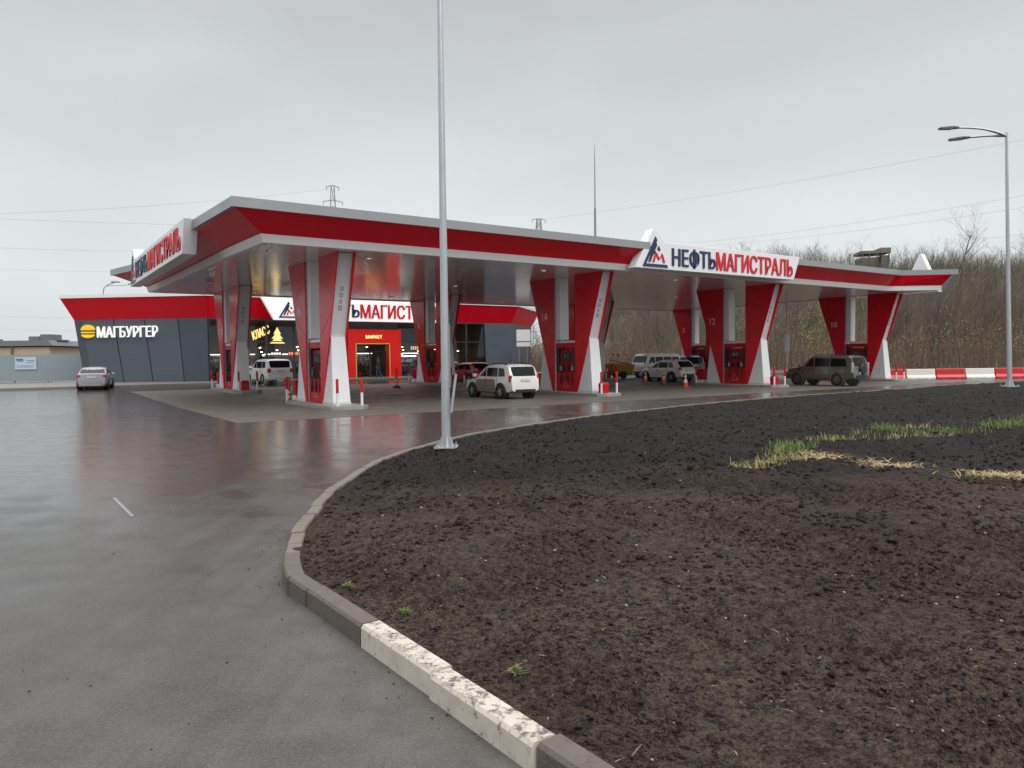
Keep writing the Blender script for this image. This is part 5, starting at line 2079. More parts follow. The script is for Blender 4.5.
# ---------------------------------------------------------------- traffic cones, marker post, barriers
def cone(lab, x, y, sc=1.0):
    t = thing('traffic_cone', lab, 'traffic cone', (x, y, gz(x, y) + .004), 0.3, 'traffic cones on the forecourt')
    o = MB()
    k = sc
    o.box(-.19 * k, .19 * k, -.19 * k, .19 * k, 0, .035 * k)
    o.lathe([(.145 * k, .0345 * k), (.03 * k, .78 * k), (.005, .785 * k)], 16, caps=False)
    o.build('cone_body', ORANGE, t, smooth=50)
    for (za, zb) in ((.26, .44), (.56, .68)):
        o = MB()
        o.lathe([(.145 * k - .1542 * k * (za - .0345) + .003, za * k), (.145 * k - .1542 * k * (zb - .0345) + .003, zb * k)], 16, caps=False)
        o.build('reflective_band', WPAINT, t, smooth=50)
    return t


for (px_, dep, lab, sc) in ((645.5, 53.5, 'orange cone in front of the front wheel of the beige crossover', 1.15), (663.5, 53.0, 'orange cone in front of the doors of the beige crossover', 1.15),
                            (685.5, 47.0, 'orange and white cone nearest the rear of the beige crossover', 1.15)):
    cone(lab, (px_ - 512) / FPX * dep, dep, sc)


def marker(lab, px_, dep, h_):
    x, y = (px_ - 512) / FPX * dep, dep
    t = thing('marker_post', lab, 'marker post', (x, y, gz(x, y) + .004), .2, 'striped marker posts')
    o = MB()
    o.loft([[(-.28, -.2, 0), (.28, -.2, 0), (.28, .2, 0), (-.28, .2, 0)], [(-.2, -.14, .1), (.2, -.14, .1), (.2, .14, .1), (-.2, .14, .1)]])
    o.build('foot', BLACK, t, bevel=.01)
    o = MB()
    for k in range(5):
        za, zb = .1 + k * .11, .1 + (k + 1) * .11
        o.lathe([(.11 - .008 * k, za), (.11 - .008 * (k + 1), zb - .001)], 14, (0, 0, 0), 'z', mi=k % 2, caps=False)
    o.lathe([(.07, .65), (.065, h_ - .03), (.03, h_), (.005, h_)], 14, caps=False)
    o.build('post', [ORANGE, WPAINT], t, smooth=40)


marker('tall orange marker post with a striped foot left of support 16', 288.5, 35.2, 1.22)
marker('orange marker post with a striped foot in front of the red portal', 396.5, 48.5, 1.25)

# plastic road barriers
for k in range(9):
    rd = k % 2 == 0
    x0_ = 28.85 + (k - 2) * 2.28
    y0_ = 56.3 + .04 * k
    nb_ = ['red barrier block behind the khaki off-road car', 'white barrier block behind support 10', 'red barrier block at the leg of support 10', 'white barrier block next to the leg of support 10',
           'red barrier block halfway to the tall lamp post', 'white barrier block just before the tall lamp post', 'red barrier block behind the tall lamp post', 'white barrier block beyond the tall lamp post',
           'last red barrier block at the edge of the road'][k]
    t = thing('road_barrier', nb_, 'barrier', (x0_, y0_, gz(x0_, y0_) + .003), R(.8), 'row of red and white plastic barriers')
    o = MB()
    hw_ = 1.10
    sec = [(-.24, 0), (-.24, .14), (-.13, .34), (-.09, .78), (.09, .78), (.13, .34), (.24, .14), (.24, 0)]
    o.loft([[(-hw_, a_, b_) for a_, b_ in sec], [(hw_, a_, b_) for a_, b_ in sec]])
    for q in (-.6, .6):
        o.box(q - .16, q + .16, -.262, .262, 0.001, .07)
    o.build('barrier_body', mat('barrier_red', (.55, .012, .02), .35, var=.12, scale=2, dirt=(.3, .05, .05), dirt_amt=.15) if rd else mat('barrier_white', (.74, .72, .66), .4, var=.06, scale=2, dirt=(.4, .36, .3), dirt_amt=.2), t, bevel=.03)
    o = MB()
    for q in (-.5, .5):
        o.lathe([(.06, .775), (.06, .80), (.05, .81), (.01, .81)], 10, (q, 0, 0))
    o.build('filler_cap', DARK if not rd else REDP, t)

# ---------------------------------------------------------------- lamp posts
def lamp_arm(t, z, length, az, drop):
    o = MB()
    c, s_ = math.cos(az), math.sin(az)
    pts = []
    for q in np.linspace(0, 1, 9):
        r_ = length * q
        zz = z + .32 * (1 - (1 - q) ** 2.6) * drop
        pts.append((c * r_, s_ * r_, zz))
    o.tube(pts, [.05] * 3 + [.038] * 6, 8)
    arm = o.build('arm', GALV, t, smooth=60)
    e = pts[-1]
    o = MB()
    M = Matrix.Translation(e) @ Matrix.Rotation(az, 4, 'Z')
    o.loft([[tuple(M @ Vector(p)) for p in ring] for ring in
            ([(-.1, -.05, -.03), (-.1, .05, -.03), (-.1, .05, .03), (-.1, -.05, .03)], [(.12, -.12, -.04), (.12, .12, -.04), (.12, .12, .04), (.12, -.12, .04)], [(.62, -.13, -.035), (.62, .13, -.035), (.62, .10, .015), (.62, -.10, .015)])])
    hd = o.build('lamp_head', mat('lamp_housing', (.12, .125, .13), .45), t, bevel=.015)
    o = MB()
    M2 = M
    o.box(.16, .58, -.10, .10, -.058, -.047, 0, M2)
    o.build('lens', mat('lamp_lens', (.5, .5, .5), .2), hd)


def lamp_post(lab, x, y, z, height, r0, r1, lean, arms, brace):
    t = thing('lamp_post', lab, 'lamp post', (x, y, z), 0, 'tall galvanised lamp posts')
    o = MB()
    pts = [(lean[0] * h_, lean[1] * h_, h_) for h_ in np.linspace(.03, height, 14)]
    o.tube(pts, [r0 + (r1 - r0) * k / 13 for k in range(14)], 12)
    o.build('pole', GALV, t, smooth=50)
    o = MB()
    o.box(-.24, .24, -.24, .24, 0, .03)
    for a_ in range(8):
        M = Matrix.Rotation(a_ * math.pi / 4 + .2, 4, 'Z')
        o.loft([[tuple(M @ Vector(p)) for p in ((r0 - .02, -.008, .031), (r0 + .07, -.008, .031), (r0 + .012, -.008, .22), (r0 - .02, -.008, .22))],
                [tuple(M @ Vector(p)) for p in ((r0 - .02, .008, .031), (r0 + .07, .008, .031), (r0 + .012, .008, .22), (r0 - .02, .008, .22))]])
    o.build('base_plate', GALV, t)
    for (sx_, sy_) in ((-1, -1), (1, -1), (1, 1), (-1, 1)):
        o = MB()
        o.lathe([(.024, .031), (.024, .06), (.014, .062), (.014, .10), (.004, .101)], 6, (sx_ * .19, sy_ * .19, 0))
        o.build('bolt', STEEL, t)
    if brace:
        o = MB()
        o.tube([(r0 + .03, -.12, .75), (r0 + .055, -.13, .95), (r0 + .14, -.14, 1.55)], .027, 8)
        o.build('cable_conduit', mat('grey_conduit', (.42, .43, .44), .5, var=.1), t, smooth=50)
        o = MB()
        o.box(r0 * .6, r0 + .012, -.045, .045, 1.25, 2.6)
        o.build('hatch_strip', STEEL, t)
    o = MB()
    tip = (lean[0] * height, lean[1] * height)
    for (ln, az, dr) in arms:
        e = bpy.data.objects
        grp = MB()
        t2 = t
        a_z = height - .12
        lamp_arm_at(t, tip, a_z, ln, az, dr)
    return t


def lamp_arm_at(t, tip, z, ln, az, dr):
    before = set(bpy.data.objects.keys())
    lamp_arm(t, z, ln, az, dr)
    for o in bpy.data.objects:
        if o.name not in before and o.parent == t:
            o.location = (o.location.x + tip[0], o.location.y + tip[1], o.location.z)


zc = float(soil_at(-1.40, 15.5)[0])
lamp_post('tall galvanised lamp post on the soil at the bend of the kerb', -1.40, 15.55, max(.13, zc - .01), 11.2, .096, .045, (.0005, 0), [(1.9, R(170), 1), (1.9, R(135), .6)], True)
xr_, yr_ = (1010 - 512) / FPX * 27.5, 27.5
zc = float(soil_at(xr_, yr_)[0])
lamp_post('tall galvanised lamp post with two lamp heads beside the barrier row', xr_, yr_, zc - .01, 9.35, .088, .045, (-.024, 0), [(1.85, R(180), 1), (1.25, R(160), .25)], False)

# small post with a white board behind support 12
x, y = (787 - 512) / FPX * 59, 59.0
t = thing('notice_post', 'thin white post carrying a small white board behind support 12', 'post', (x, y, gz(x, y) + .004), 0)
o = MB()
o.tube([(0, 0, 0), (0, 0, 6.5)], .07, 10)
o.build('post', WPAINT, t, smooth=40)
o = MB()
o.box(-.22, .22, -.12, -.072, 2.2, 3.5)
o.build('board', WPAINT, t, bevel=.01)

# ---------------------------------------------------------------- person at the shop door
def person(lab, x, y, z, head):
    me = bpy.data.meshes.new('person')
    J = dict(pel=(0, 0, .95), sp=(.0, 0, 1.18), ch=(.01, 0, 1.38), nk=(.02, 0, 1.52), hd=(.04, 0, 1.66),
             hl=(0, .09, .92), kl=(.14, .10, .52), al=(.06, .10, .09), tl=(.22, .10, .04),
             hr=(0, -.09, .92), kr=(-.02, -.10, .50), ar=(-.26, -.10, .12), tr=(-.13, -.10, .04),
             sl=(.01, .19, 1.42), el=(-.08, .25, 1.15), wl=(.04, .26, .93), fl=(.07, .26, .85),
             sr=(.01, -.19, 1.42), er=(.02, -.25, 1.14), wr=(.20, -.24, .98), fr=(.25, -.23, .91))
    Rd = dict(pel=.15, sp=.145, ch=.155, nk=.06, hd=.10, hl=.10, kl=.065, al=.045, tl=.04, hr=.10, kr=.065, ar=.045, tr=.04, sl=.075, el=.05, wl=.035, fl=.035, sr=.075, er=.05, wr=.035, fr=.035)
    E = [('pel', 'sp'), ('sp', 'ch'), ('ch', 'nk'), ('nk', 'hd'), ('pel', 'hl'), ('hl', 'kl'), ('kl', 'al'), ('al', 'tl'), ('pel', 'hr'), ('hr', 'kr'), ('kr', 'ar'), ('ar', 'tr'),
         ('ch', 'sl'), ('sl', 'el'), ('el', 'wl'), ('wl', 'fl'), ('ch', 'sr'), ('sr', 'er'), ('er', 'wr'), ('wr', 'fr')]
    ks = list(J)
    me.from_pydata([J[k] for k in ks], [(ks.index(a), ks.index(b)) for a, b in E], [])
    ob = bpy.data.objects.new('person', me)
    COL.objects.link(ob)
    ob.modifiers.new('skin', 'SKIN')
    ob.modifiers.new('sub', 'SUBSURF').levels = 2
    for i, k in enumerate(ks):
        me.skin_vertices[0].data[i].radius = (Rd[k], Rd[k])
        me.skin_vertices[0].data[i].use_root = (k == 'pel')
    bpy.context.view_layer.update()
    dg = bpy.context.evaluated_depsgraph_get()
    m2 = bpy.data.meshes.new_from_object(ob.evaluated_get(dg))
    bpy.data.objects.remove(ob)
    m2.materials.clear()
    for m in (mat('jeans', (.035, .075, .16), .8, var=.2, scale=8), mat('dark_jacket', (.028, .024, .03), .7, var=.2), mat('skin', (.46, .27, .19), .5), mat('dark_shoe', (.02, .02, .02), .5)):
        m2.materials.append(m)
    zmin = min(v.co.z for v in m2.vertices)
    for v in m2.vertices:
        v.co.z -= zmin
    for p in m2.polygons:
        c = p.center
        hand = c.z < .98 and abs(c.y) > .20
        p.material_index = 3 if c.z < .11 else (2 if (c.z > 1.54 - zmin or hand) else (1 if c.z > .95 else 0))
        p.use_smooth = True
    o = bpy.data.objects.new('person', m2)
    COL.objects.link(o)
    o.location = (x, y, z)
    o.rotation_euler = (0, 0, head)
    tag(o, lab, 'person')
    h = MB()
    h.lathe([(.02, 1.80), (.075, 1.785), (.112, 1.73), (.118, 1.68), (.10, 1.61)], 14, (.02, 0, -zmin - .015), caps=False)
    h.build('hair', mat('dark_hair', (.02, .014, .01), .6), o, smooth=60)
    return o


pp = Vector(fpoint(12.9, -2.6, 0))
person('person in a dark jacket and blue jeans walking towards the shop door', pp.x, pp.y, ZS, math.atan2(-fn.y, -fn.x) + R(35))

# ---------------------------------------------------------------- background: fence, houses, hill, woods, pylons, wires
FEN = seams_mat('fence_sheet', (0.29, 0.345, 0.365), .45, .25, 'X', (.25, .30, .32), width=.03)
t = thing('site_fence', 'grey blue sheet metal fence beside the burger wall', 'fence', (-35.0, 66.0, .35), 0)
o = MB()
o.box(-75, -.5, 0, .05, .1, 2.45)
o.build('fence_sheet', FEN, t)
o = MB()
for k in range(26):
    o.box(-75 + k * 2.98, -75 + k * 2.98 + .08, .052, .13, 0, 2.4)
o.build('fence_frame', STEEL, t)
o = MB()
o.box(-75, -.5, -.01, -.002, 1.18, 1.24)
o.build('rail', mat('fence_rail', (.32, .36, .37), .5), t)
t = thing('banner', 'white banner with a small blue mark hung on the sheet metal fence', 'banner', ((26 - 512) / FPX * 65.9, 65.94, .35), 0)
o = MB()
o.box(-.95, .95, -.012, 0, 1.15, 2.25)
o.build('cloth', mat('banner_white', (.55, .62, .66), .5, var=.06), t)
o = MB()
for (a_, b_, c_, d_) in ((-.85, -.2, 1.95, 2.12), (-.75, -.1, 1.86, 1.93), (.1, .8, 1.9, 1.96), (.1, .7, 1.75, 1.8), (-.8, .75, 1.45, 1.49), (-.8, .6, 1.35, 1.39)):
    o.box(a_, b_, -.016, -.0125, c_, d_)
o.build('print', mat('banner_blue', (.07, .22, .36), .5), t)
tag(strip_sheet('verge', mat('muddy_verge', (.09, .075, .06), .8, var=.3, scale=1, bump=.3, bscale=10), -80, -12, (34.8, 36.6), .012))

# tan factory block far left
t = thing('factory_building', 'long tan industrial building with grey roof and vent towers behind the fence', 'building', (-100.0, 150.0, 0), 0)
TAN = mat('tan_wall', (.46, .37, .265), .8, var=.12, scale=.2)
o = MB()
o.box(-60, 6.4, 0, 25, 0, 5.4)
o.build('wall', TAN, t)
o = MB()
o.prism([(-61, 5.6), (7.4, 5.6), (6.6, 6.7), (-61, 6.7)], 'y', -.5, 25)
rf = o.build('roof', mat('grey_roof', (.17, .18, .20), .7, var=.15, scale=.3), t)
for (x0, x1, hh) in ((1.0, 3.2, 7.6), (3.4, 5.4, 8.0), (-9, -7, 7.2), (-14, -11, 7.3), (-22, -20, 7.5), (5.6, 7.0, 6.9)):
    o = MB()
    o.box(x0, x1, 2, 6, 6.7, hh)
    o.build('vent_tower', mat('vent_grey', (.15, .155, .175), .7, var=.2), rf)
o = MB()
o.box(-1.2, -.8, -.3, -.02, 0, 5.58)
o.build('downpipe', mat('pipe_brown', (.16, .12, .09), .7), t)
for (a_, lab, ww, hh) in ((10, 'small brown gabled house beyond the factory', 9, 4.2),):
    t = thing('brick_house', lab, 'house', (-100 + 12.5, 165, 0), 0)
    o = MB()
    o.box(-ww / 2, ww / 2, 0, 8, 0, 3.6)
    o.build('wall', mat('brown_wall', (.22, .155, .10), .8, var=.15), t)
    o = MB()
    o.prism([(-ww / 2 - .4, 3.6), (ww / 2 + .4, 3.6), (1.2, 3.6 + 2.6), (-1.0, 3.6 + 2.6)], 'y', -.4, 8.4)
    o.build('roof', mat('pale_roof', (.28, .29, .30), .7, var=.1), t)

# wooded rise to the right: ground rising from the road
def hill_z(x, y):
    d_ = sstep(84, 195, y) * sstep(-15, 55, x)
    return .36 + 21 * d_ + (2.5 * noise2(np.asarray(x) * .03, np.asarray(y) * .03, 31) + 2.2 * noise2(np.asarray(x) * .09, np.asarray(y) * .07, 32)) * d_


hx = np.linspace(-60, 260, 90)
hy = np.linspace(72, 330, 70)
HX, HY = np.meshgrid(hx, hy)
HZ_ = hill_z(HX, HY)
HZ_[0, :] = -.5
ii = np.arange(HX.size).reshape(HX.shape)
qq = np.stack([ii[:-1, :-1], ii[:-1, 1:], ii[1:, 1:], ii[1:, :-1]], -1).reshape(-1, 4)
tag(mesh_np('hillside', np.stack([HX.ravel(), HY.ravel(), HZ_.ravel()], -1), qq, mat('leaf_litter', (.115, .088, .060), .95, var=.4, scale=.25, bump=.5, bscale=3), smooth=True), kind='structure')


def tree_segs(g, height, spread, levels=4, trunk_r=.12, nb=(9, 6, 5), up=.55):
    """bare tree: arrays of segments (p0, p1, r0, r1)"""
    segs = []

    def grow(p, d_, ln, r_, lev):
        n = 4 if lev == 0 else (3 if lev == 1 else 2)
        pts = [p]
        dirs = [d_]
        cur = d_
        for i in range(n):
            cur = cur + g.normal(0, .10 if lev == 0 else .18, 3)
            if lev > 0:
                cur[2] += .10
            cur = cur / np.linalg.norm(cur)
            pts.append(pts[-1] + cur * ln / n)
            dirs.append(cur)
        for i in range(n):
            ra = r_ * (1 - .75 * i / n)
            rb_ = r_ * (1 - .75 * (i + 1) / n)
            segs.append((pts[i], pts[i + 1], ra, rb_))
        if lev >= levels - 1:
            return
        m = nb[min(lev, len(nb) - 1)]
        for k in range(m):
            f = (.28 if lev == 0 else .15) + (.72 if lev == 0 else .8) * (k + g.random()) / m
            i = min(n - 1, int(f * n))
            q = pts[i] + (pts[i + 1] - pts[i]) * (f * n - i)
            a_ = g.uniform(0, 2 * math.pi)
            side = np.array((math.cos(a_), math.sin(a_), 0))
            nd = dirs[i] * up + side * spread * g.uniform(.6, 1.2) + np.array((0, 0, .25))
            nd /= np.linalg.norm(nd)
            grow(q, nd, ln * (.52 if lev == 0 else .55) * (1.15 - .55 * f) * g.uniform(.7, 1.2), max(.006, r_ * .42 * (1.1 - .6 * f)), lev + 1)
    d0 = np.array((g.normal(0, .04), g.normal(0, .04), 1.0))
    grow(np.zeros(3), d0, height * .92, trunk_r, 0)
    return segs


def seg_mesh(segs, n=3):
    p0 = np.array([s[0] for s in segs])
    p1 = np.array([s[1] for s in segs])
    r0 = np.array([s[2] for s in segs])
    r1 = np.array([s[3] for s in segs])
    d_ = p1 - p0
    d_ /= np.linalg.norm(d_, axis=1)[:, None] + 1e-9
    ref = np.where(np.abs(d_[:, 2:3]) < .9, np.array([[0, 0, 1.0]]), np.array([[1.0, 0, 0]]))
    a_ = np.cross(d_, ref)
    a_ /= np.linalg.norm(a_, axis=1)[:, None]
    b_ = np.cross(d_, a_)
    vs = []
    for (pp_, rr_) in ((p0, r0), (p1, r1)):
        for k in range(n):
            an = 2 * math.pi * k / n
            vs.append(pp_ + (a_ * math.cos(an) + b_ * math.sin(an)) * rr_[:, None])
    v = np.stack(vs, 1)
    f = np.array([(k, (k + 1) % n, n + (k + 1) % n, n + k) for k in range(n)])
    F = (f[None] + (np.arange(len(segs)) * 2 * n)[:, None, None]).reshape(-1, 4)
    return v.reshape(-1, 3), F


BARK = mat('grey_brown_bark', (.135, .115, .095), .9, var=.35, scale=.8)
BARK3 = mat('olive_twigs', (.135, .122, .080), .9, var=.35, scale=.6)
BARK2 = mat('brown_twigs', (.165, .118, .080), .9, var=.4, scale=.5)
gt = np.random.default_rng(77)
# the mass of the far wood: many bare trees and undergrowth stems in one object
VS, FS, MI = [], [], []
base_n = 0
protos = []
for k in range(14):
    hgt = gt.uniform(.75, 1.15)
    sg_ = tree_segs(gt, 10 * hgt, gt.uniform(.55, .9), 4, .09, (9, 6, 4), .6)
    protos.append(seg_mesh(sg_, 3))


def put(v, f, mi):
    global base_n
    VS.append(v)
    FS.append(f + base_n)
    MI.append(np.full(len(f), mi, np.int32))
    base_n += len(v)


def wood_height(x, y):
    """how tall trees stand there: lower towards the shop"""
    return float(5.0 + 7.5 * sstep(4, 42, np.float64(x)))


cnt = 0
while cnt < 1350:
    y = 80 + 118 * gt.random() ** 1.25
    x = gt.uniform(-6, 105) * y / 90
    if x < -8 or (x < 14 and y > 120):
        continue
    hh = min(wood_height(x, y), 7.6 + 2.2 * (y < 96)) * gt.uniform(.6, 1.1)
    v, f = protos[gt.integers(len(protos))]
    s_ = hh / 10
    a_ = gt.uniform(0, 6.28)
    c, sn = math.cos(a_), math.sin(a_)
    v2 = np.stack([(v[:, 0] * c - v[:, 1] * sn) * s_, (v[:, 0] * sn + v[:, 1] * c) * s_, v[:, 2] * s_], -1)
    kk = float(noise2(np.float64(x * .07), np.float64(y * .05), 71)) + gt.normal(0, .16)
    put(v2 + np.array((x, y, float(hill_z(np.float64(x), np.float64(y))) - .2)), f, 0 if kk < -.08 else (1 if kk < .16 else 2))
    cnt += 1
# undergrowth: upright thin stems
segs = []
for k in range(15000):
    y = 77.5 + 45 * gt.random() ** 1.7
    x = gt.uniform(-8, 102) * y / 90
    z = float(hill_z(np.float64(x), np.float64(y))) - .1
    hgt = gt.uniform(1.0, 4.2) * (.6 + .4 * min(1, max(0, (x + 5) / 30)))
    l1, l2 = gt.normal(0, .16) * hgt, gt.normal(0, .16) * hgt
    r_ = gt.uniform(.008, .022)
    p0 = np.array((x, y, z))
    p1 = p0 + np.array((l1 * .4, l2 * .4, hgt * .55))
    p2 = p0 + np.array((l1, l2, hgt))
    segs.append((p0, p1, r_, r_ * .7))
    segs.append((p1, p2, r_ * .7, r_ * .3))
    if k % 2 == 0:
        segs.append((p1, p1 + np.array((gt.normal(0, .5), gt.normal(0, .5), gt.uniform(.3, 1.2))), r_ * .6, r_ * .25))
segs2 = []
for k in range(15000):                      # saplings over the rise
    y = 100 + 108 * gt.random() ** .75
    x = gt.uniform(12, 106) * y / 90
    z = float(hill_z(np.float64(x), np.float64(y))) - .1
    hgt = gt.uniform(2.2, 6.5)
    r_ = gt.uniform(.02, .05)
    p0 = np.array((x, y, z))
    p1 = p0 + np.array((gt.normal(0, .3), gt.normal(0, .3), hgt * .5))
    p2 = p1 + np.array((gt.normal(0, .4), gt.normal(0, .4), hgt * .5))
    segs2 += [(p0, p1, r_, r_ * .7), (p1, p2, r_ * .7, r_ * .25)]
    for q in range(3):
        pb = p1 + (p2 - p1) * gt.uniform(-.4, .6)
        segs2.append((pb, pb + np.array((gt.normal(0, .7), gt.normal(0, .7), gt.uniform(.6, 1.8))), r_ * .5, r_ * .2))
v, f = seg_mesh(segs2, 3)
put(v, f, 2)
v, f = seg_mesh(segs, 3)
put(v, f, 1)
wood = mesh_np('woods', np.concatenate(VS), np.concatenate(FS), [BARK, BARK2, BARK3], mi=np.concatenate(MI))
tag(wood, kind='stuff')
# leftover leaves in the undergrowth
nl = 42000
ly = 77.5 + 45 * gt.random(nl) ** 1.6
lx = gt.uniform(-8, 102, nl) * ly / 90
lh = hill_z(lx, ly) + 5.0 * gt.random(nl) ** 1.5 * (.5 + .5 * sstep(0, 30, lx))
okl = noise2(lx * .18, ly * .12, 41) + .3 * noise2(lx * .6, lh * .5, 42) > .02
lx, ly, lh = lx[okl], ly[okl], lh[okl]
nl = len(lx)
cq = np.stack([lx, ly, lh], -1)
d1 = gt.normal(size=(nl, 3))
d1 /= np.linalg.norm(d1, axis=1)[:, None]
d2 = gt.normal(size=(nl, 3))
d2 = np.cross(d1, d2)
d2 /= np.linalg.norm(d2, axis=1)[:, None]
sz = gt.uniform(.04, .09, nl)[:, None]
vv = np.stack([cq - d1 * sz, cq + d2 * sz * .7, cq + d1 * sz, cq - d2 * sz * .7], 1).reshape(-1, 3)
ff = np.arange(nl * 4).reshape(-1, 4)
LEAFB = mat('dead_leaves', (.24, .155, .085), .8, var=.4, scale=.2)
LEAFO = mat('olive_leaves', (.20, .18, .08), .8, var=.4, scale=.2)
tag(mesh_np('leaves', vv, ff, [LEAFB, LEAFO], mi=(noise2(lx * .1 + 3, ly * .1, 43) > .05).astype(np.int32)), kind='stuff')


def bare_tree(label, x, y, height, spread, seed, trunk_r=.2, grp='bare trees standing out of the wood'):
    g = np.random.default_rng(seed)
    z = float(hill_z(np.float64(x), np.float64(y))) - .15 if y > 74 else gz(x, y)
    t = thing('bare_tree', label, 'tree', (x, y, z), 0, grp)
    sg_ = tree_segs(g, height, spread, 5, trunk_r, (12, 7, 5, 3), .6)
    v, f = seg_mesh(sg_[:4], 8)
    mesh_np('trunk', v, f, BARK, t)
    v, f = seg_mesh(sg_[4:], 3)
    mesh_np('crown', v, f, BARK, t)
    return t


def at(px_, y):
    return (px_ - 512) / FPX * y


for (px_, y, h_, sp, lab, sd) in ((955, 130, 15.5, .95, 'tall bare tree with round crown above the right tip of the canopy', 1), (1020, 128, 15.5, .95, 'wide bare tree behind the tall lamp post', 2),
                                  (905, 132, 10.5, .9, 'bushy bare tree between the hilltop building and the round crowned tree', 3), (838, 140, 9.5, .8, 'low bare tree peeping over the canopy left of the hilltop building', 4),
                                  (932, 100, 9.0, .7, 'slender dark bare tree just right of the canopy tip', 5), (984, 104, 9.4, .7, 'slender bare tree left of the tall lamp post', 6),
                                  (520, 97, 9.0, .8, 'bare tree rising behind the end of the shop', 7), (536, 90, 7.6, .75, 'smaller bare tree between the shop and support 14', 8),
                                  (664, 83, 9.0, .6, 'thin bare tree behind the white van', 9), (805, 84, 9.0, .6, 'thin bare tree behind the notice post', 10),
                                  (1052, 92, 12.5, .8, 'bare tree at the edge of the wood past the lamp post', 12), (930, 80, 6.5, .5, 'young bare tree in front of the wood beside support 10', 13)):
    bare_tree(lab, at(px_, y), y, h_, sp, sd)


def leafy(label, x, y, h_, w_, m, seed, n=900):
    g = np.random.default_rng(seed)
    z = float(hill_z(np.float64(x), np.float64(y)))
    t = thing('leafy_shrub', label, 'shrub', (x, y, z), 0, 'shrubs with leftover leaves at the wood edge')
    sg_ = tree_segs(g, h_ * .9, .8, 3, .05, (9, 5), .5)
    v, f = seg_mesh(sg_, 3)
    mesh_np('stems', v, f, BARK2, t)
    c = g.normal(size=(n, 3)) * np.array((w_ * .33, w_ * .33, h_ * .22)) + np.array((0, 0, h_ * .66))
    k = noise2(c[:, 0] * 1.1, c[:, 2] * 1.1, seed) > -.12
    c = c[k]
    n = len(c)
    d1 = g.normal(size=(n, 3))
    d1 /= np.linalg.norm(d1, axis=1)[:, None]
    d2 = np.cross(d1, g.normal(size=(n, 3)))
    d2 /= np.linalg.norm(d2, axis=1)[:, None]
    s_ = g.uniform(.05, .11, n)[:, None]
    vv = np.stack([c - d1 * s_, c + d2 * s_ * .7, c + d1 * s_, c - d2 * s_ * .7], 1).reshape(-1, 3)
    mesh_np('foliage', vv, np.arange(n * 4).reshape(-1, 4), m, t)


YLEAF = mat('yellow_leaves', (.29, .25, .085), .7, var=.35, scale=.6)
OLEAF = mat('rust_leaves', (.25, .12, .05), .7, var=.35, scale=.6)
for (px_, y, h_, w_, m, lab, sd, n) in ((808, 82, 7.2, 4.6, YLEAF, 'bright yellow leaved shrub under the canopy left of support 10', 1, 1500), (738, 84, 6.8, 3.0, YLEAF, 'thin yellow leaved shrub behind support 12', 2, 500),
                                        (948, 80, 5.6, 3.6, YLEAF, 'sparse yellow green shrub between support 10 and the lamp post', 3, 420), (990, 79, 4.2, 3.0, OLEAF, 'rust brown shrub left of the lamp post foot', 4, 500),
                                        (1016, 79, 4.6, 3.2, YLEAF, 'yellowish shrub right of the tall lamp post', 5, 420), (912, 79, 3.4, 3.0, OLEAF, 'low rust brown shrub behind the barriers at support 10', 6, 450),
                                        (628, 80, 2.6, 3.0, OLEAF, 'low rust brown shrub behind the works trailer', 7, 500), (830, 79, 3.0, 4, OLEAF, 'low rust brown shrub behind the khaki car', 8, 500)):
    leafy(lab, at(px_, y), y, h_, w_, m, sd, n)

# hilltop building
x, y = at(875, 185), 185
zb = float(hill_z(np.float64(x), np.float64(y)))
t = thing('hilltop_building', 'weathered concrete frame building on the wooded hilltop', 'building', (x, y, zb), R(-8))
t.scale = (.76, .8, 1)
CB = mat('weathered_concrete', (.17, .155, .145), .9, var=.25, scale=.3)
zt0 = 2 + (353.5 - 250) * 185 / 740 - zb
o = MB()
o.box(-4.2, .6, 0, 7, 0, zt0 - 1.9)
o.box(1.9, 4.2, 0, 7, 0, zt0 - 1.5)
for xx in (-4.2, -2.0, .2, 1.9, 4.0):
    o.box(xx, xx + .35, -.3, -.002, zt0 - 3.8, zt0 - .9)
o.build('wall', CB, t)
o = MB()
o.box(-4.6, 1.4, -.5, 7.2, zt0 - 1.0, zt0 - .3)
o.box(1.41, 4.6, -.6, 7.2, zt0 - .9, zt0 + .35)
o.build('roof', CB, t)

# radio mast, pylons, wires
MAST = mat('mast_grey', (.27, .285, .30), .6)
x, y = at(596.5, 112), 112
t = thing('radio_mast', 'thin tall grey radio mast rising behind the canopy', 'mast', (x, y, 0), 0)
hh = 2 + (357 - 147) * 112 / 740
o = MB()
o.tube([(0, 0, -.5), (0, 0, hh * .72), (0, 0, hh * .721), (0, 0, hh * .9), (0, 0, hh)], [.20, .17, .10, .08, .03], 8)
o.build('mast_tube', MAST, t)


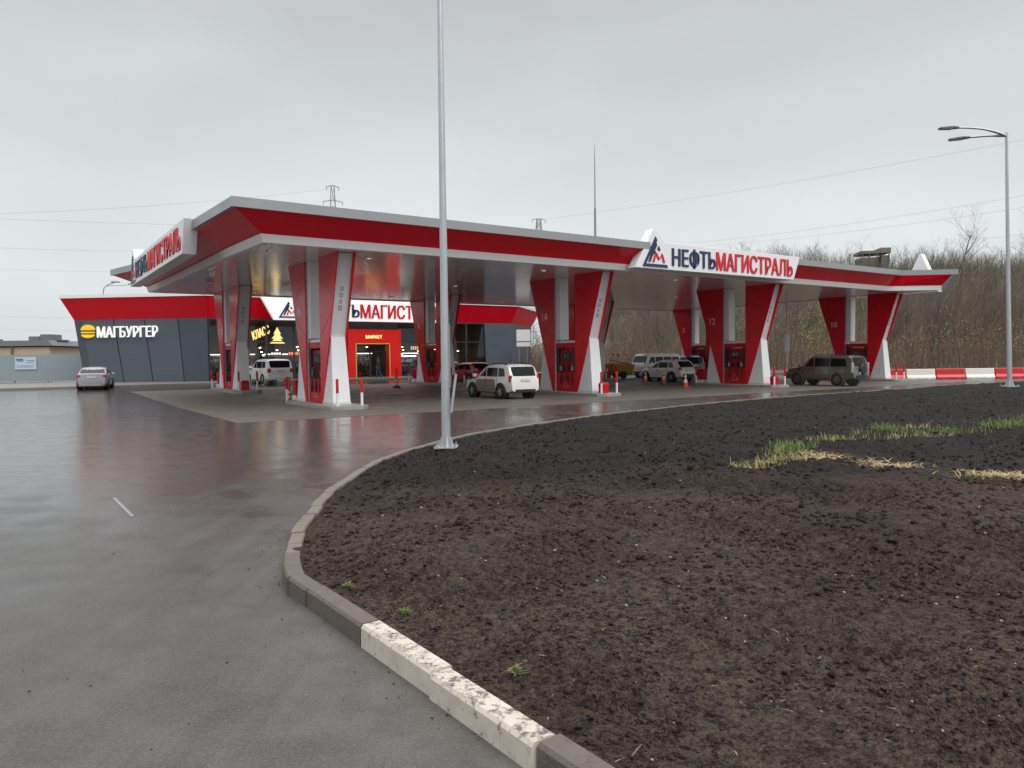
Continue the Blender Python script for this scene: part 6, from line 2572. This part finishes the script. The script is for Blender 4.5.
def pylon(lab, px_, y, topz, w_):
    x = at(px_, y)
    t = thing('power_pylon', lab, 'pylon', (x, y, 0), R(15), 'lattice power pylons')
    o = MB()
    b0, b1 = w_ * 1.7, w_ * .25
    legs = []
    for sx_, sy_ in ((-1, -1), (1, -1), (1, 1), (-1, 1)):
        legs.append((sx_, sy_))
        o.tube([(sx_ * b0, sy_ * b0, 0), (sx_ * b1, sy_ * b1, topz)], .11, 4)
    nlev = 9
    for i in range(nlev):
        za, zb_ = topz * i / nlev, topz * (i + 1) / nlev
        ka, kb = b0 + (b1 - b0) * i / nlev, b0 + (b1 - b0) * (i + 1) / nlev
        for j in range(4):
            (ax, ay), (bx, by) = legs[j], legs[(j + 1) % 4]
            o.tube([(ax * ka, ay * ka, za), (bx * kb, by * kb, zb_)], .07, 3)
            o.tube([(bx * ka, by * ka, za), (ax * kb, ay * kb, zb_)], .07, 3)
            o.tube([(ax * kb, ay * kb, zb_), (bx * kb, by * kb, zb_)], .06, 3)
    o.build('lattice_tower', MAST, t)
    o = MB()
    for z_, l_ in ((topz - .3, w_ * 1.0), (topz - 4.5, w_ * 1.6)):
        o.tube([(-l_, 0, z_), (0, 0, z_ + .5), (l_, 0, z_)], .12, 4)
        for sx_ in (-1, 1):
            o.tube([(sx_ * l_, 0, z_), (sx_ * l_, 0, z_ - 1.0)], .1, 4)
    o.build('cross_arm', MAST, t)


pylon('lattice pylon showing its head above the left half of the canopy', 336.5, 215, 2 + (360 - 187.5) * 215 / 740, 1.7)
pylon('lattice pylon with flat cross arm showing above the middle of the canopy', 540.5, 250, 2 + (357.6 - 220) * 250 / 740, 2.3)

WIRE = mat('wire', (.42, .435, .45), .6)


def wire(lab, p, q_, sag, r_):
    o = MB()
    pts = []
    for k in range(17):
        f = k / 16
        pts.append((p[0] + (q_[0] - p[0]) * f, p[1] + (q_[1] - p[1]) * f, p[2] + (q_[2] - p[2]) * f - sag * 4 * f * (1 - f)))
    o.tube(pts, r_, 4)
    tag(o.build('power_line', WIRE), lab, 'power line', 'power lines across the sky')


def sky_pt(px_, py_, y):
    return ((px_ - 512) / FPX * y, y, EYE + (HZ - ROLL * (px_ - 512) - py_) * y / FPX)


for i, (a_, b_) in enumerate((((-60, 217, 160), (336, 190, 214)), ((-60, 217, 175), (420, 226, 260)), ((-80, 245, 180), (300, 250, 260)), ((-80, 266, 190), (300, 271, 270)),
                              ((-80, 313, 220), (260, 316, 260)), ((-80, 326, 240), (260, 330, 280)))):
    wire('faint power line over the burger wall, %s from the top' % ('first', 'second', 'third', 'fourth', 'fifth', 'lowest')[i], sky_pt(*a_), sky_pt(*b_), 1.2, .030)
for i, (a_, b_) in enumerate((((540, 221, 250), (1150, 117, 150)), ((690, 244, 250), (1150, 173, 150)), ((690, 248, 255), (1150, 188, 155)), ((960, 240, 220), (1150, 208, 150)))):
    wire('faint power line over the canopy and the wood, %s from the top' % ('first', 'second', 'third', 'lowest')[i], sky_pt(*a_), sky_pt(*b_), 1.5, .028)
